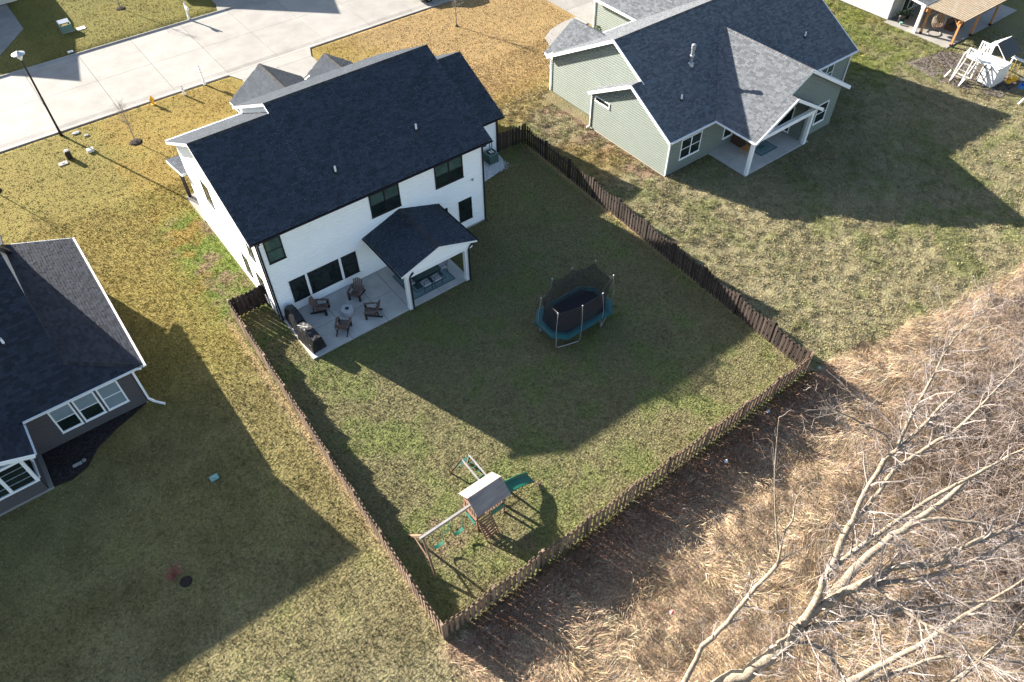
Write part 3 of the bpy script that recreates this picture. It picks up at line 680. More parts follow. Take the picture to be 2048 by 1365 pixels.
P_([(26.49, 2.77), (44.85, 2.77), (44.85, 9.52), (26.49, 9.52)], lambda x, y: zr(0, 2.77) - sl_ * (y - 2.77), (0, -1))
zl = lambda x, y: 2.8 + sl_ * (x - 29.75)
P_([(29.75, -7.35), (33.1, -7.35), (33.1, -6.75), (29.75, -6.75)], zl, (1, 0)); P_([(29.75, -6.75), (34.95, -6.75), (34.95, 1.22), (29.75, -3.98)], lambda x, y: zl(x, y) + .012, (1, 0))
P_([(34.95, -6.75), (40.15, -6.75), (40.15, -3.98), (34.95, 1.22)], lambda x, y: zl(34.95, 0) + .012 - sl_ * (x - 34.95), (-1, 0))
P_([(33.1, -7.35), (36.45, -7.35), (36.45, -6.5), (33.1, -6.5)], lambda x, y: zl(33.1, 0) - sl_ * (x - 33.1), (-1, 0))
ridge_cap(G, (26.49, 2.77, zr(0, 2.77)), (44.85, 2.77, zr(0, 2.77)), base=.09); ridge_cap(G, (34.95, -6.75, zl(34.95, 0)), (34.95, 1.22, zl(34.95, 0)), base=.12); ridge_cap(G, (25.6, -.08, zr(0, -.08)), (26.49, -.08, zr(0, -.08)), base=.09)
ridge_cap(G, (33.1, -7.35, zl(33.1, 0)), (33.1, -6.5, zl(33.1, 0)), base=.1)
# rake boards
def board(root, p, q, w=.05, h=.2, m='white_trim', name='rake_board'): return MB().beam(p, q, w, h).build(name, m, root)
ap = zr(0, 2.77); bp_ = zr(0, -.08)
board(G, (26.46, 2.77, ap - .08), (26.46, 9.52, 2.72)); board(G, (26.46, 2.77, ap - .08), (26.46, -.3, zr(0, -.3) - .08)); board(G, (25.57, -.08, bp_ - .08), (25.57, 3.85, 2.72)); board(G, (25.57, -.08, bp_ - .08), (25.57, -3.98, 2.72))
board(G, (34.95, -6.78, zl(34.95, 0) - .08), (40.15, -6.78, 2.72)); board(G, (33.1, -7.38, zl(33.1, 0) - .08), (36.45, -7.38, 2.72)); board(G, (33.1, -7.38, zl(33.1, 0) - .08), (29.75, -7.38, 2.72))
board(G, (44.88, -3.98, 2.72), (44.88, 2.77, ap - .08)); board(G, (44.88, 9.52, 2.72), (44.88, 2.77, ap - .08))
gutter(G, (25.6, -4.0, 2.82), (29.78, -4.0, 2.82), 'white_trim'); gutter(G, (40.15, -4.0, 2.82), (44.85, -4.0, 2.82), 'white_trim')
gutter(G, (29.73, -4.0, 2.82), (29.73, -7.35, 2.82), 'white_trim', .1, .1); gutter(G, (40.17, -6.75, 2.82), (40.17, -4.0, 2.82), 'white_trim', .1, .1)
gutter(G, (44.85, 9.54, 2.82), (26.49, 9.54, 2.82), 'white_trim')
for pts in ([(25.75, -4.05, 2.75), (25.84, -3.78, 2.5), (25.84, -3.78, .1)], [(25.75, 3.9, 2.75), (25.84, 3.74, 2.5), (25.84, 3.74, .15), (25.55, 3.75, .08)], [(26.6, 9.55, 2.75), (26.72, 9.28, 2.5), (26.72, 9.28, .1)], [(44.5, -4.03, 2.75), (44.56, -3.78, 2.5), (44.56, -3.78, .1)]): downspout(G, pts, 'white_trim')
ww = dict(frame='white_trim', fw=.06)
window(G, (0, -3.68, 0), X, BK, 27.02, 28.92, .78, 2.30, cols=2, **ww); window(G, (0, -3.68, 0), X, BK, 31.25, 33.1, .67, 2.25, cols=2, **ww)
window(G, (0, -3.68, 0), X, BK, 41.2, 42.75, 1.1, 2.42, cols=2, glass='blind_glass', **ww); window(G, (0, -6.49, 0), X, BK, 37.22, 38.42, .82, 2.33, cols=1, **ww)
window(G, (36.1, 0, 0), Yv, LF, -5.6, -4.6, .2, 2.2, cols=1, rail=False, **ww); window(G, (0, -3.68, 0), X, BK, 33.7, 35.6, .12, 2.2, cols=2, rail=False, **ww)
window(G, (25.9, 0, 0), Yv, LF, 1.95, 3.38, 2.28, 2.66, rail=False, **ww)
for x in (30.15, 36.02): MB().box(x - .11, -7.06, .05, x + .11, -6.84, 2.45).build('porch_post', 'white_trim', G)
b = MB(); b.box(29.98, -7.08, 2.45, 36.2, -6.82, 2.72); b.box(30.03, -6.815, 2.45, 30.25, -3.69, 2.70); b.build('porch_beam', 'white_trim', G)
vent_pipe(G, 28.3, -2.05, zr(0, -2.05)); vent_pipe(G, 41.05, -1.75, zr(0, -1.75))
fl = MB().lathe([(.11, -.2), (.11, 1.05), (.15, 1.06), (.15, 1.32), (.06, 1.38)], (30.75, -.32, zr(0, -.32)), 14).build('flue', 'galv', G)
MB().lathe([(.24, -.12), (.2, .06), (.12, .12)], (30.75, -.32, zr(0, -.32)), 14).build('flashing', 'galv', fl); MB().lathe([(.17, 0), (.17, .06)], (30.75, -.32, zr(0, -.32) + .55), 14).build('storm_collar', 'galv', fl)
# front gable and garage wing
s3 = .66
P_([(26.9, 9.0), (29.6, 9.0), (29.6, 10.3), (26.9, 10.3)], lambda x, y: 2.62 + s3 * (x - 26.9), (1, 0)); P_([(29.6, 9.0), (32.3, 9.0), (32.3, 10.3), (29.6, 10.3)], lambda x, y: 2.62 + s3 * (32.3 - x), (-1, 0))
P_([(27.6, 6.5), (29.6, 5.5), (29.6, 9.0), (26.9, 9.0)], lambda x, y: 2.62 + s3 * (x - 26.9), (1, 0)); P_([(29.6, 5.5), (31.6, 6.5), (32.3, 9.0), (29.6, 9.0)], lambda x, y: 2.62 + s3 * (32.3 - x), (-1, 0))
siding_wall(G, (27.2, 9.95, 0), X, FR, [(0, 2.4), (4.8, 2.4), (4.8, 2.6), (2.4, 4.15), (0, 2.6)], 'sage_siding', .17)
for x in (27.3, 31.9): MB().box(x - .1, 9.75, 0, x + .1, 9.95, 2.42).build('porch_post', 'white_trim', G)
siding_wall(G, (35.98, 0, 0), Yv, LF, [(9.1, .05), (14.73, .05), (14.73, 2.75), (9.1, 2.75)], 'sage_siding', .17); siding_wall(G, (44.5, 0, 0), Yv, RT, [(9.1, .05), (14.73, .05), (14.73, 2.75), (9.1, 2.75)], 'sage_siding', .17)
siding_wall(G, (35.98, 14.73, 0), X, FR, [(0, .05), (8.52, .05), (8.52, 2.75), (4.26, 5.1), (0, 2.75)], 'sage_siding', .17)
gd = MB().box(37.5, 14.76, .06, 43, 14.79, 2.2).build('garage_door', 'white_trim', G)
for j in range(4): MB().box(37.55, 14.79, .09 + j * .52, 42.95, 14.81, .57 + j * .52).build('door_panel', 'white_trim', gd)
P_([(35.5, 6.5), (40.2, 3.2), (40.2, 15.1), (35.5, 15.1)], lambda x, y: 2.8 + sl_ * (x - 35.5), (1, 0)); P_([(40.2, 3.2), (44.9, 6.5), (44.9, 15.1), (40.2, 15.1)], lambda x, y: 2.8 + sl_ * (44.9 - x), (-1, 0))
board(G, (35.47, 9.6, 2.72), (35.47, 15.1, 2.72), name='fascia'); gutter(G, (35.48, 15.1, 2.82), (35.48, 9.6, 2.82), 'white_trim')
downspout(G, [(35.6, 14.9, 2.7), (35.9, 14.8, 2.5), (35.9, 14.8, .1)], 'white_trim')

# ------------------------------------------------------------------ dark brown house (left)
B = thing('brown_house', (-14, 4, 0), 'dark brown house with near-black roof and white windows at the left edge', 'house')
DB = .036; TB = (.86, .96, 1.25)
P_ = lambda *a, **k: shingle_plane(B, *a, base=DB, tint=TB, edge='black_trim', **k)
s4 = .79; z2 = lambda x, y: 2.8 + s4 * (y + 1.59); s5 = .37; z1 = lambda x, y: 2.8 + s5 * (-7.17 - x)
siding_wall(B, (-13.0, -1.16, 0), X, BK, [(0, .05), (5.15, .05), (5.15, 2.85), (0, 2.85)], 'brown_siding', .15)
siding_wall(B, (-7.85, 0, 0), Yv, RT, [(-1.16, .05), (9.7, .05), (9.7, 2.85), (-1.16, 2.85)], 'brown_siding', .15)
siding_wall(B, (-10.3, 0, 0), Yv, RT, [(.2, 3.9), (9.7, 3.9), (4.6, 7.45)], 'grey_siding', .12)
siding_wall(B, (-30, 10.3, 0), X, FR, [(0, .05), (22.15, .05), (22.15, 2.85), (0, 2.85)], 'brown_siding', .15)
MB().box(-30, -1.18, -.2, -7.83, 10.3, .06).build('foundation', 'foundation', B)
yk = (2.83 * s5) / s4 - 1.59
P_([(-7.17, -1.59), (-7.17, 10.02), (-10.0, 10.02), (-10.0, yk)], z1, (-1, 0))
P_([(-12.62, -1.59), (-7.17, -1.59), (-10.0, yk), (-12.62, yk)], z2, (0, 1)); P_([(-30, yk), (-10.0, yk), (-10.0, 4.6), (-30, 4.6)], z2, (0, 1))
P_([(-10.32, yk + .2), (-10.0, yk), (-10.0, 10.02), (-10.32, 10.02)], lambda x, y: z1(x, y) - .002, (-1, 0))
P_([(-30, 4.6), (-10.0, 4.6), (-10.0, 10.79), (-30, 10.79)], lambda x, y: z2(0, 4.6) - s4 * (y - 4.6), (0, -1))
P_([(-30, -1.59), (-12.62, -1.59), (-12.62, yk), (-30, yk)], z2, (0, 1))
ridge_cap(B, (-7.17, -1.59, 2.8), (-10.0, yk, z1(-10, 0)), base=DB); ridge_cap(B, (-30, 4.6, z2(0, 4.6)), (-10, 4.6, z2(0, 4.6)), base=DB)
gutter(B, (-12.62, -1.61, 2.82), (-7.05, -1.61, 2.82), 'white_trim', .09, .1); gutter(B, (-7.15, -1.6, 2.82), (-7.15, 10.02, 2.82), 'white_trim', .09, .1)
board(B, (-7.2, 10.05, 2.73), (-10.0, 10.05, z1(-10, 0) - .08), h=.14)
downspout(B, [(-7.35, -1.68, 2.72), (-7.74, -1.24, 2.5), (-7.74, -1.24, .25), (-7.55, -1.5, .12), (-7.2, -1.9, .07)], 'white_trim', .1)
for a in (-11.7, -10.62, -9.52): window(B, (0, -1.16, 0), X, BK, a, a + .99, .70, 2.34, frame='white_trim', fw=.075, glass='pale_blind', lower='pale_blind' if a > -9.6 else 'glass')
# screened porch
zq = lambda x, y: 2.72 + .42 * (-12.65 - x)
P_([(-15.9, -3.66), (-12.65, -3.66), (-12.65, -.6), (-15.9, -.6)], zq, (-1, 0)); P_([(-19.15, -3.66), (-15.9, -3.66), (-15.9, -.6), (-19.15, -.6)], lambda x, y: 2.72 + .42 * (x + 19.15), (1, 0))
gutter(B, (-12.63, -3.66, 2.74), (-12.63, -1.7, 2.74), 'white_trim', .08, .1)
board(B, (-12.65, -3.69, 2.66), (-15.9, -3.69, zq(-15.9, 0) - .07)); board(B, (-19.15, -3.69, 2.66), (-15.9, -3.69, zq(-15.9, 0) - .07))
siding_wall(B, (-18.8, -3.4, 0), X, BK, [(0, .12), (5.6, .12), (5.6, .9), (0, .9)], 'brown_siding', .15); siding_wall(B, (-13.2, 0, 0), Yv, RT, [(-3.4, .12), (-1.16, .12), (-1.16, .9), (-3.4, .9)], 'brown_siding', .15)
MB().box(-18.9, -3.46, -.1, -12.98, -1.17, .11).build('porch_floor', 'concrete', B)
fr = MB()
for x in (-13.28, -14.35, -15.4, -16.5, -17.6, -18.7): fr.box(x - .07, -3.46, .93, x + .07, -3.34, 2.6)
fr.box(-18.8, -3.47, .9, -13.2, -3.33, 1.0); fr.box(-18.8, -3.465, 2.5, -13.2, -3.335, 2.64)
fr.box(-13.27, -2.3, .93, -13.15, -2.2, 2.6); fr.box(-13.275, -3.32, .9, -13.145, -1.2, 1.0); fr.box(-13.272, -3.32, 2.5, -13.148, -1.2, 2.62); fr.build('screen_frame', 'white_trim', B)
for a, b in ((-14.28, -13.35), (-15.33, -14.42), (-16.43, -15.47), (-17.53, -16.57), (-18.63, -17.67)):
    s = MB().box(a, -3.41, 1.0, b, -3.39, 2.5).build('screen', 'glass', B)
    for k in range(1, 4): MB().box(a, -3.43, 1.0 + k * .38, b, -3.412, 1.015 + k * .38).build('screen_rail', 'cushion', s)
MB().box(-13.22, -3.3, 1.0, -13.20, -2.32, 2.5).build('screen', 'glass', B)
vent_pipe(B, -11.68, 1.12, z2(0, 1.12))
# front dormer corner at the picture's edge
P_([(-12.6, 9.2), (-10.15, 9.2), (-10.15, 11.2), (-12.6, 11.2)], lambda x, y: 3.9 + .3 * (11.2 - y), (0, -1)); siding_wall(B, (-12.4, 11.0, 0), X, FR, [(0, .05), (2.1, .05), (2.1, 3.8), (0, 3.8)], 'grey_siding', .12)

# ------------------------------------------------------------------ pale grey house (top right)
Q = thing('pale_house', (62, 6, 0), 'pale grey house with white porch post at the top right behind the pergola', 'house')
P_ = lambda *a, **k: shingle_plane(Q, *a, base=DG, tint=TG, **k)
siding_wall(Q, (56.5, 0, 0), Yv, LF, [(.38, .05), (10.4, .05), (10.4, 2.7), (5.4, 5.6), (.38, 2.7)], 'grey_siding', .17); siding_wall(Q, (56.5, .38, 0), X, BK, [(0, .05), (15, .05), (15, 2.7), (0, 2.7)], 'grey_siding', .17)
siding_wall(Q, (71.5, 0, 0), Yv, RT, [(.38, .05), (10.4, .05), (10.4, 2.7), (5.4, 5.6), (.38, 2.7)], 'grey_siding', .17); siding_wall(Q, (56.5, 10.4, 0), X, FR, [(0, .05), (15, .05), (15, 2.7), (0, 2.7)], 'grey_siding', .17)
P_([(56.2, .08), (71.8, .08), (71.8, 5.4), (56.2, 5.4)], lambda x, y: 2.7 + .55 * (y - .08), (0, 1)); P_([(56.2, 5.4), (71.8, 5.4), (71.8, 10.72), (56.2, 10.72)], lambda x, y: 2.7 + .55 * (10.72 - y), (0, -1))
P_([(56.0, -2.55), (62.3, -2.55), (62.3, .05), (56.0, .05)], lambda x, y: 2.45 + .1 * (y + 2.55), (0, 1))
MB().box(56.05, -2.5, 2.1, 62.2, -2.2, 2.28).build('porch_beam', 'white_trim', Q)
for x in (56.27, 62.05): MB().box(x - .11, -2.42, .05, x + .11, -2.2, 2.1).build('porch_post', 'white_trim', Q)
window(Q, (56.5, 0, 0), Yv, LF, 6, 7.2, .9, 2.3, **ww); window(Q, (0, .38, 0), X, BK, 58.2, 60, .15, 2.2, cols=2, rail=False, **ww)
# ------------------------------------------------------------------ houses across the street (they throw the gabled shadows on the road)
def street_house(x0, x1, y0, zr_, label, m):
    T = thing('street_house', ((x0 + x1) / 2, y0 + 5, 0), label, 'house', 'houses across the street')
    y1 = y0 + 11; xm = (x0 + x1) / 2
    for P0, u, n, L in (((x0, y0, 0), X, BK, x1 - x0), ((x0, y1, 0), X, FR, x1 - x0)): siding_wall(T, P0, u, n, [(0, .05), (L, .05), (L, 2.9), (L / 2, zr_ - .25), (0, 2.9)], m, .2)
    for xx, n in ((x0, LF), (x1, RT)): siding_wall(T, (xx, y0, 0), Yv, n, [(0, .05), (11, .05), (11, 2.9), (0, 2.9)], m, .2)
    sl = (zr_ - 2.9) / (xm - x0 + .3)
    for k, a, b in ((1, x0 - .3, xm), (-1, xm, x1 + .3)):
        pl = [(a, y0 - .35), (b, y0 - .35), (b, y1 + .35), (a, y1 + .35)]
        zf = (lambda x, y: 2.9 + sl * (x - x0 + .3)) if k > 0 else (lambda x, y: 2.9 + sl * (x1 + .3 - x))
        d = MB().slab([(x, y, zf(x, y)) for x, y in pl], .2).build('roof', 'mulch', T)
    window(T, (x0, y0, 0), X, BK, 1, 2.6, .9, 2.3, cols=2, **ww); dd = MB().box(xm - .5, y0 - .04, .05, xm + .5, y0, 2.15).build('door', 'wood_red', T); MB().box(xm + .36, y0 - .08, 1, xm + .4, y0 - .04, 1.12).build('handle', 'black_metal', dd)
street_house(-13.1, -1.5, 51.4, 7.0, 'house beyond the top edge whose gable shades the street near the lamp post', 'tan_siding')
street_house(8.6, 20.7, 47.9, 6.6, 'house beyond the top edge whose gable shades the street in mid picture', 'grey_siding')
# ------------------------------------------------------------------ fence
pk = MB().box(-.07, -.011, 0, .07, .011, 1.0)
picket_mesh = {}
for m in ('fence_new', 'fence_dark'):
    for k in range(3):
        t = MB(); w = .066 + .004 * k
        t.v = [(-w, -.011, 0), (w, -.011, 0), (w, .011, 0), (-w, .011, 0), (-w, -.011, .965), (w, -.011, .965), (w, .011, .965), (-w, .011, .965), (-w + .03, -.011, 1), (w - .03, -.011, 1), (w - .03, .011, 1), (-w + .03, .011, 1)]
        t.f = [(3, 2, 1, 0), (0, 1, 5, 4), (1, 2, 6, 5), (2, 3, 7, 6), (3, 0, 4, 7), (4, 5, 9, 8), (5, 6, 10, 9), (6, 7, 11, 10), (7, 4, 8, 11), (8, 9, 10, 11)]; t.c = [None] * 10
        me = t.mesh('picket'); me.materials.append(M[m]); picket_mesh[m, k] = me
def fence(p, q, label, m='fence_dark', hmax=1.48, sag=.27, end_posts=(True, True), spacing=.128):
    p = Vector((p[0], p[1], 0)); q = Vector((q[0], q[1], 0)); d = q - p; L = d.length; d.normalize(); rz = math.atan2(d.y, d.x); n = Vector((-d.y, d.x, 0))
    F = thing('picket_fence', p, label, 'fence', 'fence around the yard')
    nb = max(1, round(L / 2.4)); bay = L / nb
    for i in range(nb + 1):
        if (i == 0 and not end_posts[0]) or (i == nb and not end_posts[1]): continue
        t = MB().box(-.05, -.05, -.1, .05, .05, hmax - .03); t.box(-.058, -.058, hmax - .029, .058, .058, hmax - .005); me = t.mesh('post'); me.materials.append(M[m])
        inst(me, 'post', m, F, d * (bay * i), rz)
    for z in (.28, 1.05):
        t = MB().beam(p + d * .06 + Vector((0, 0, z)), q - d * .06 + Vector((0, 0, z)), .045, .09).build('rail', m, F)
    s = .1; i = 0
    while s < L - .06:
        u = (s % bay) / bay; h = hmax - sag * math.sin(math.pi * u) ** 1.0 + random.uniform(-.012, .012)
        side = .046 if i % 2 else -.046
        inst(picket_mesh[m, random.randrange(3)], 'picket', m, F, d * s + n * side + Vector((0, 0, .04)), rz + random.gauss(0, .03), (random.uniform(.93, 1.05), 1, h - .04 + random.gauss(0, .008))).rotation_euler.y = random.gauss(0, .012)
        s += spacing; i += 1
    return F
NE = (21.05, 5.1); SE = (19.75, -20.02); SW = (-2.55, -20.05); NW = (-2.0, 1.55)
fence(SW, SE, 'long picket fence across the back of the yard beside the dry field', 'fence_new', end_posts=(True, True))
fence(NW, SW, 'left-hand picket fence of the yard, beside the swing set', 'fence_new', end_posts=(True, False))
fence(NE, SE, 'right-hand dark picket fence of the yard, below the sage house', 'fence_dark', end_posts=(True, False))
fence((-.1, 1.55), (-1.94, 1.55), 'short fence return at the left corner of the white house', 'fence_dark', end_posts=(True, False), sag=.1)
fence((18.9, 5.35), (20.99, 5.12), 'short fence return at the right wing of the white house', 'fence_dark', end_posts=(True, False), sag=.1)

# ------------------------------------------------------------------ patio furniture
def adirondack(loc, face, label):
    T = thing('adirondack_chair', loc, label, 'chair', 'chairs around the fire pit', face - math.pi / 2)      # local +y is the front
    for i in range(6):
        y = .36 - i * .095; z = .36 - i * .022
        MB().box(-.27, y - .042, z, .27, y + .042, z + .022).build('seat_slat', 'chair_brown', T, False)
    for i in range(5):
        a = (i - 2) * .105; top = .98 - .03 * abs(i - 2) ** 1.5
        MB().beam((a * .95, -.17, .22), (a * 1.12, -.17 - .36 * (top - .22) / .75, top), .095, .02, up=(0, 1, .4)).build('back_slat', 'chair_brown', T, False)
    for sx in (-1, 1):
        MB().slab([(sx * .27, .42, .575), (sx * .41, .42, .575), (sx * .43, .2, .575), (sx * .36, -.38, .575), (sx * .29, -.38, .575)][::(1 if sx > 0 else -1)], .022).build('arm', 'chair_brown', T, False)
        MB().box(sx * .31 - .045, .28, 0, sx * .31 + .045, .40, .55).build('leg', 'chair_black', T, False)
        MB().beam((sx * .29, .38, .33), (sx * .29, -.55, .05), .03, .11).build('leg', 'chair_black', T, False)
        MB().beam((sx * .33, -.30, .55), (sx * .30, -.34, .13), .03, .07).build('arm_support', 'chair_black', T, False)
    MB().box(-.3, -.36, .52, .3, -.33, .58).build('back_brace', 'chair_brown', T, False)
    return T
adirondack((2.05, -.92, .05), math.atan2(-1.0, 1.15), 'brown adirondack chair by the house wall, nearest the covered grills')
adirondack((4.18, -1.12, .05), math.atan2(-.62, -.72), 'brown adirondack chair against the house wall under the right window')
adirondack((4.15, -2.92, .05), math.atan2(.55, -1.0), 'brown adirondack chair on the side of the fire pit towards the porch')
adirondack((2.35, -2.95, .05), math.atan2(.8, .72), 'brown adirondack chair with its back to the lawn')
fp = thing('fire_pit', (3.13, -1.95, .05), 'round pale stone fire pit between the four chairs', 'fire pit')
MB().lathe([(.30, 0), (.345, .04), (.35, .30), (.34, .36), (.30, .365)], (0, 0, 0), 24).build('bowl', 'firepit', fp, False)
for k in range(12):
    a = k * math.pi / 6; MB().beam((math.cos(a) * .335, math.sin(a) * .335, .10), (math.cos(a + .46) * .335, math.sin(a + .46) * .335, .10), .05, .11).build('stone', 'firepit', fp, False)
    MB().beam((math.cos(a + .25) * .337, math.sin(a + .25) * .337, .23), (math.cos(a + .71) * .337, math.sin(a + .71) * .337, .23), .05, .11).build('stone', 'firepit', fp, False)
MB().lathe([(.12, .362), (.12, .372), (.05, .385)], (0, 0, 0), 14).build('burner', 'ash', fp, False)
def covered(loc, L, w, h, label, kind, rz):
    T = thing('covered_grill', loc, label, 'grill', 'covered grills', rz); mb = MB(); n = 14; rings = []
    for i in range(n + 1):
        t = i / n; x = (t - .5) * L; end = min(1, 4.5 * min(t, 1 - t) + .55)
        hh = h * (.86 + .14 * math.sin(math.pi * min(1, max(0, (t - .18) / .64)))) if kind else h * (.80 + .2 * math.sin(math.pi * t))
        ring = []
        for k in range(11):
            a = math.pi * k / 10; yy = -math.cos(a); zz = min(1, math.sin(a) * 1.35)
            j = .025 * math.sin(9 * t * 3 + k * 1.7) + .018 * math.sin(23 * t + k * 4.1)
            flare = 1.0 + (.08 if k in (0, 10) else 0) + j
            ring.append((x * (1 + j * .4), yy * w / 2 * flare * (.94 + .06 * end), (0.03 if k in (0, 10) else zz * hh * (.94 + .06 * end)) + j * .4))
        rings.append(ring)
    for i in range(n):
        for k in range(10): mb.poly([rings[i][k], rings[i + 1][k], rings[i + 1][k + 1], rings[i][k + 1]])
    mb.poly(rings[0][::-1]); mb.poly(rings[-1])
    mb.build('cover', 'cover_black', T, False, smooth=True)
    for x in (-L * .36, L * .36):
        for y in (-w * .38, w * .38): MB().tube([(x, y, 0), (x, y, .12)], .025, 8).build('wheel', 'black_metal', T, False)
    if kind:
        MB().beam((-.05, -w * .2, h * 1.0), (.12, w * .18, h * .99), .14, .05).build('handle_bump', 'cover_black', T, False)
        MB().beam((-L * .48, -w * .3, h * .86), (-L * .05, w * .05, h * 1.0), .02, .015).build('strap', 'galv', T, False)
        for k in range(5): MB().box(L * .30 + k * .035, -w * .49, h * .42 + .02 * (k % 2), L * .30 + k * .035 + .022, -w * .485, h * .50).build('lettering', 'galv', T, False)
    return T
covered((.53, -.98, .05), 1.45, .68, 1.08, 'smooth black covered grill against the house corner', 0, R(-90)); covered((.54, -2.72, .05), 1.55, .78, 1.12, 'bulky black covered grill with lettering at the patio edge', 1, R(-84))
# dining set and rug under the porch
rug = MB().box(-1.41, -1.21, 0, 1.41, 1.21, .012).build('rug', rug_material(2.82, 2.42)); rug.location = (8.0, -2.14, .052); tag(rug, 'teal bordered outdoor rug under the porch dining table', 'rug')
dt = thing('dining_table', (7.97, -2.38, .064), 'dark glass dining table under the rear porch', 'table')
MB().box(-.85, -.42, .70, .85, .42, .72).build('glass_top', 'blind_glass', dt, False)
t = MB(); t.box(-.87, -.44, .66, .87, -.40, .70); t.box(-.87, .40, .66, .87, .44, .70); t.box(-.87, -.40, .66, -.83, .40, .70); t.box(.83, -.40, .66, .87, .40, .70); t.build('frame', 'black_metal', dt, False)
for sx in (-.78, .78):
    for sy in (-.36, .36): MB().tube([(sx, sy, 0), (sx, sy, .67)], .025, 8).build('leg', 'black_metal', dt, False)
def dining_chair(loc, rz, label):
    T = thing('dining_chair', loc, label, 'chair', 'chairs around the porch table', rz)      # faces +y
    MB().box(-.24, -.24, .40, .24, .24, .47).build('cushion', 'cushion', T, False)
    for sx in (-.25, .25):
        MB().tube([(sx, .25, 0), (sx, .24, .62), (sx, -.24, .63)], .014, 6).build('leg', 'black_metal', T, False); MB().tube([(sx, -.26, 0), (sx, -.24, .40), (sx, -.32, .90)], .014, 6).build('leg', 'black_metal', T, False)
    MB().tube([(-.25, -.32, .90), (.25, -.32, .90)], .014, 6).build('top_rail', 'black_metal', T, False)
    for k in range(7): MB().tube([(-.2 + k * .066, -.245, .47), (-.2 + k * .066, -.315, .89)], .006, 4).build('back_bar', 'black_metal', T, False)
for x, y, rz, lb in ((7.63, -2.98, 0, 'cushioned metal chair at the table, lawn side, left one'), (8.33, -2.98, 0, 'cushioned metal chair at the table, lawn side, right one'), (6.90, -2.38, R(-90), 'cushioned metal chair at the left end of the porch table'), (9.08, -2.36, R(90), 'metal chair at the right end of the porch table'), (7.6, -1.72, R(180), 'cushioned metal chair at the table, house side, left one'), (8.3, -1.72, R(180), 'cushioned metal chair at the table, house side, right one')):
    dining_chair((x, y, .064), rz, lb)
# air conditioner on gravel
gb = MB()
gr = MB().slab([(x, y, .035) for x, y in [(14.15, 3.2), (15.4, 3.0), (16.9, 3.3), (18.1, 3.6), (18.6, 4.4), (18.72, 5.2), (14.1, 5.2)]], .05).build('gravel_bed', 'gravel'); struct(gr)
st = MB()
for k in range(900):
    x = random.uniform(14.3, 18.6); y = random.uniform(3.35, 5.2); r = random.uniform(.02, .05)
    st.poly([(x - r, y, .04), (x, y - r, .04), (x + r * .3, y, .04 + r)]); st.poly([(x, y - r, .04), (x + r, y, .04), (x + r * .3, y, .04 + r)]); st.poly([(x + r, y, .04), (x, y + r, .04), (x + r * .3, y, .04 + r)]); st.poly([(x, y + r, .04), (x - r, y, .04), (x + r * .3, y, .04 + r)])
so_ = st.build('gravel', 'gravel', kind='stuff'); so_['label'] = 'loose white gravel beside the right wing wall'; so_['category'] = 'gravel'
ac = thing('air_conditioner', (17.75, 4.6, .03), 'dark air conditioner on gravel beside the right wing', 'air conditioner')
MB().box(-.42, -.42, 0, .42, .42, .1).build('pad', 'firepit', ac, False); MB().box(-.36, -.36, .1, .36, .36, .82).build('casing', 'utility_green', ac, False)
for k in range(9): MB().box(-.37, -.37, .16 + k * .07, .37, .37, .18 + k * .07).build('louvre', 'black_metal', ac, False)
MB().lathe([(.30, .82), (.31, .85), (.05, .86)], (0, 0, 0), 18).build('fan_grille', 'black_metal', ac, False)
for k in (-.06, .1): MB().box(-.05 + k, -.2, .86, .03 + k, .12, .868).build('sticker', 'white_trim', ac, False)
MB().tube([(.3, .36, .3), (.34, .58, .5), (.34, .62, 1.25), (.42, .62, 1.4), (.52, .62, 1.25), (.54, .62, .2)], .022, 8).build('refrigerant_line', 'black_metal', ac, False)

# ------------------------------------------------------------------ trampoline
T = thing('trampoline', (12.6, -10.1, 0), 'rectangular trampoline with teal pad and black net on the lawn', 'trampoline')
def oct_(x0, x1, y0, y1, c, z): return [(x0 + c, y0, z), (x1 - c, y0, z), (x1, y0 + c, z), (x1, y1 - c, z), (x1 - c, y1, z), (x0 + c, y1, z), (x0, y1 - c, z), (x0, y0 + c, z)]
ou = oct_(10.42, 14.72, -11.42, -8.78, .62, .86); inn = oct_(10.75, 14.39, -11.10, -9.10, .52, .90); om = oct_(10.56, 14.58, -11.28, -8.92, .58, .92); od = oct_(10.40, 14.74, -11.44, -8.76, .62, .78)
pad = MB()
for i in range(8):
    j = (i + 1) % 8
    for A, Bq in ((od, ou), (ou, om), (om, inn)): pad.poly([A[i], A[j], Bq[j], Bq[i]])
pad.build('pad', 'pad_green', T)
MB().slab([(x, y, .87) for x, y, z in oct_(10.74, 14.40, -11.11, -9.09, .52, 0)], .02).build('jumping_mat', 'black_mat', T)
poles = [(10.61, -11.0), (11.94, -11.38), (13.38, -11.35), (14.73, -10.67), (14.73, -9.22), (13.34, -8.84), (11.97, -8.84), (10.60, -9.62)]
cx, cy = 12.6, -10.1
for a, b in ((0, 1), (2, 3), (4, 5), (6, 7)):
    A = Vector((*poles[a], 0)); Bv = Vector((*poles[b], 0)); c = Vector((cx, cy, 0))
    up = lambda P, z, k=0.: P + (P - c).normalized() * k + Vector((0, 0, z))
    MB().tube([up(A, .86, -.02), up(A, .25, 0), up(A, .05, 0) + (Bv - A) * .06, up(Bv, .05, 0) - (Bv - A) * .06, up(Bv, .25, 0), up(Bv, .86, -.02)], .022, 8).build('leg', 'galv', T)
pts_top = []
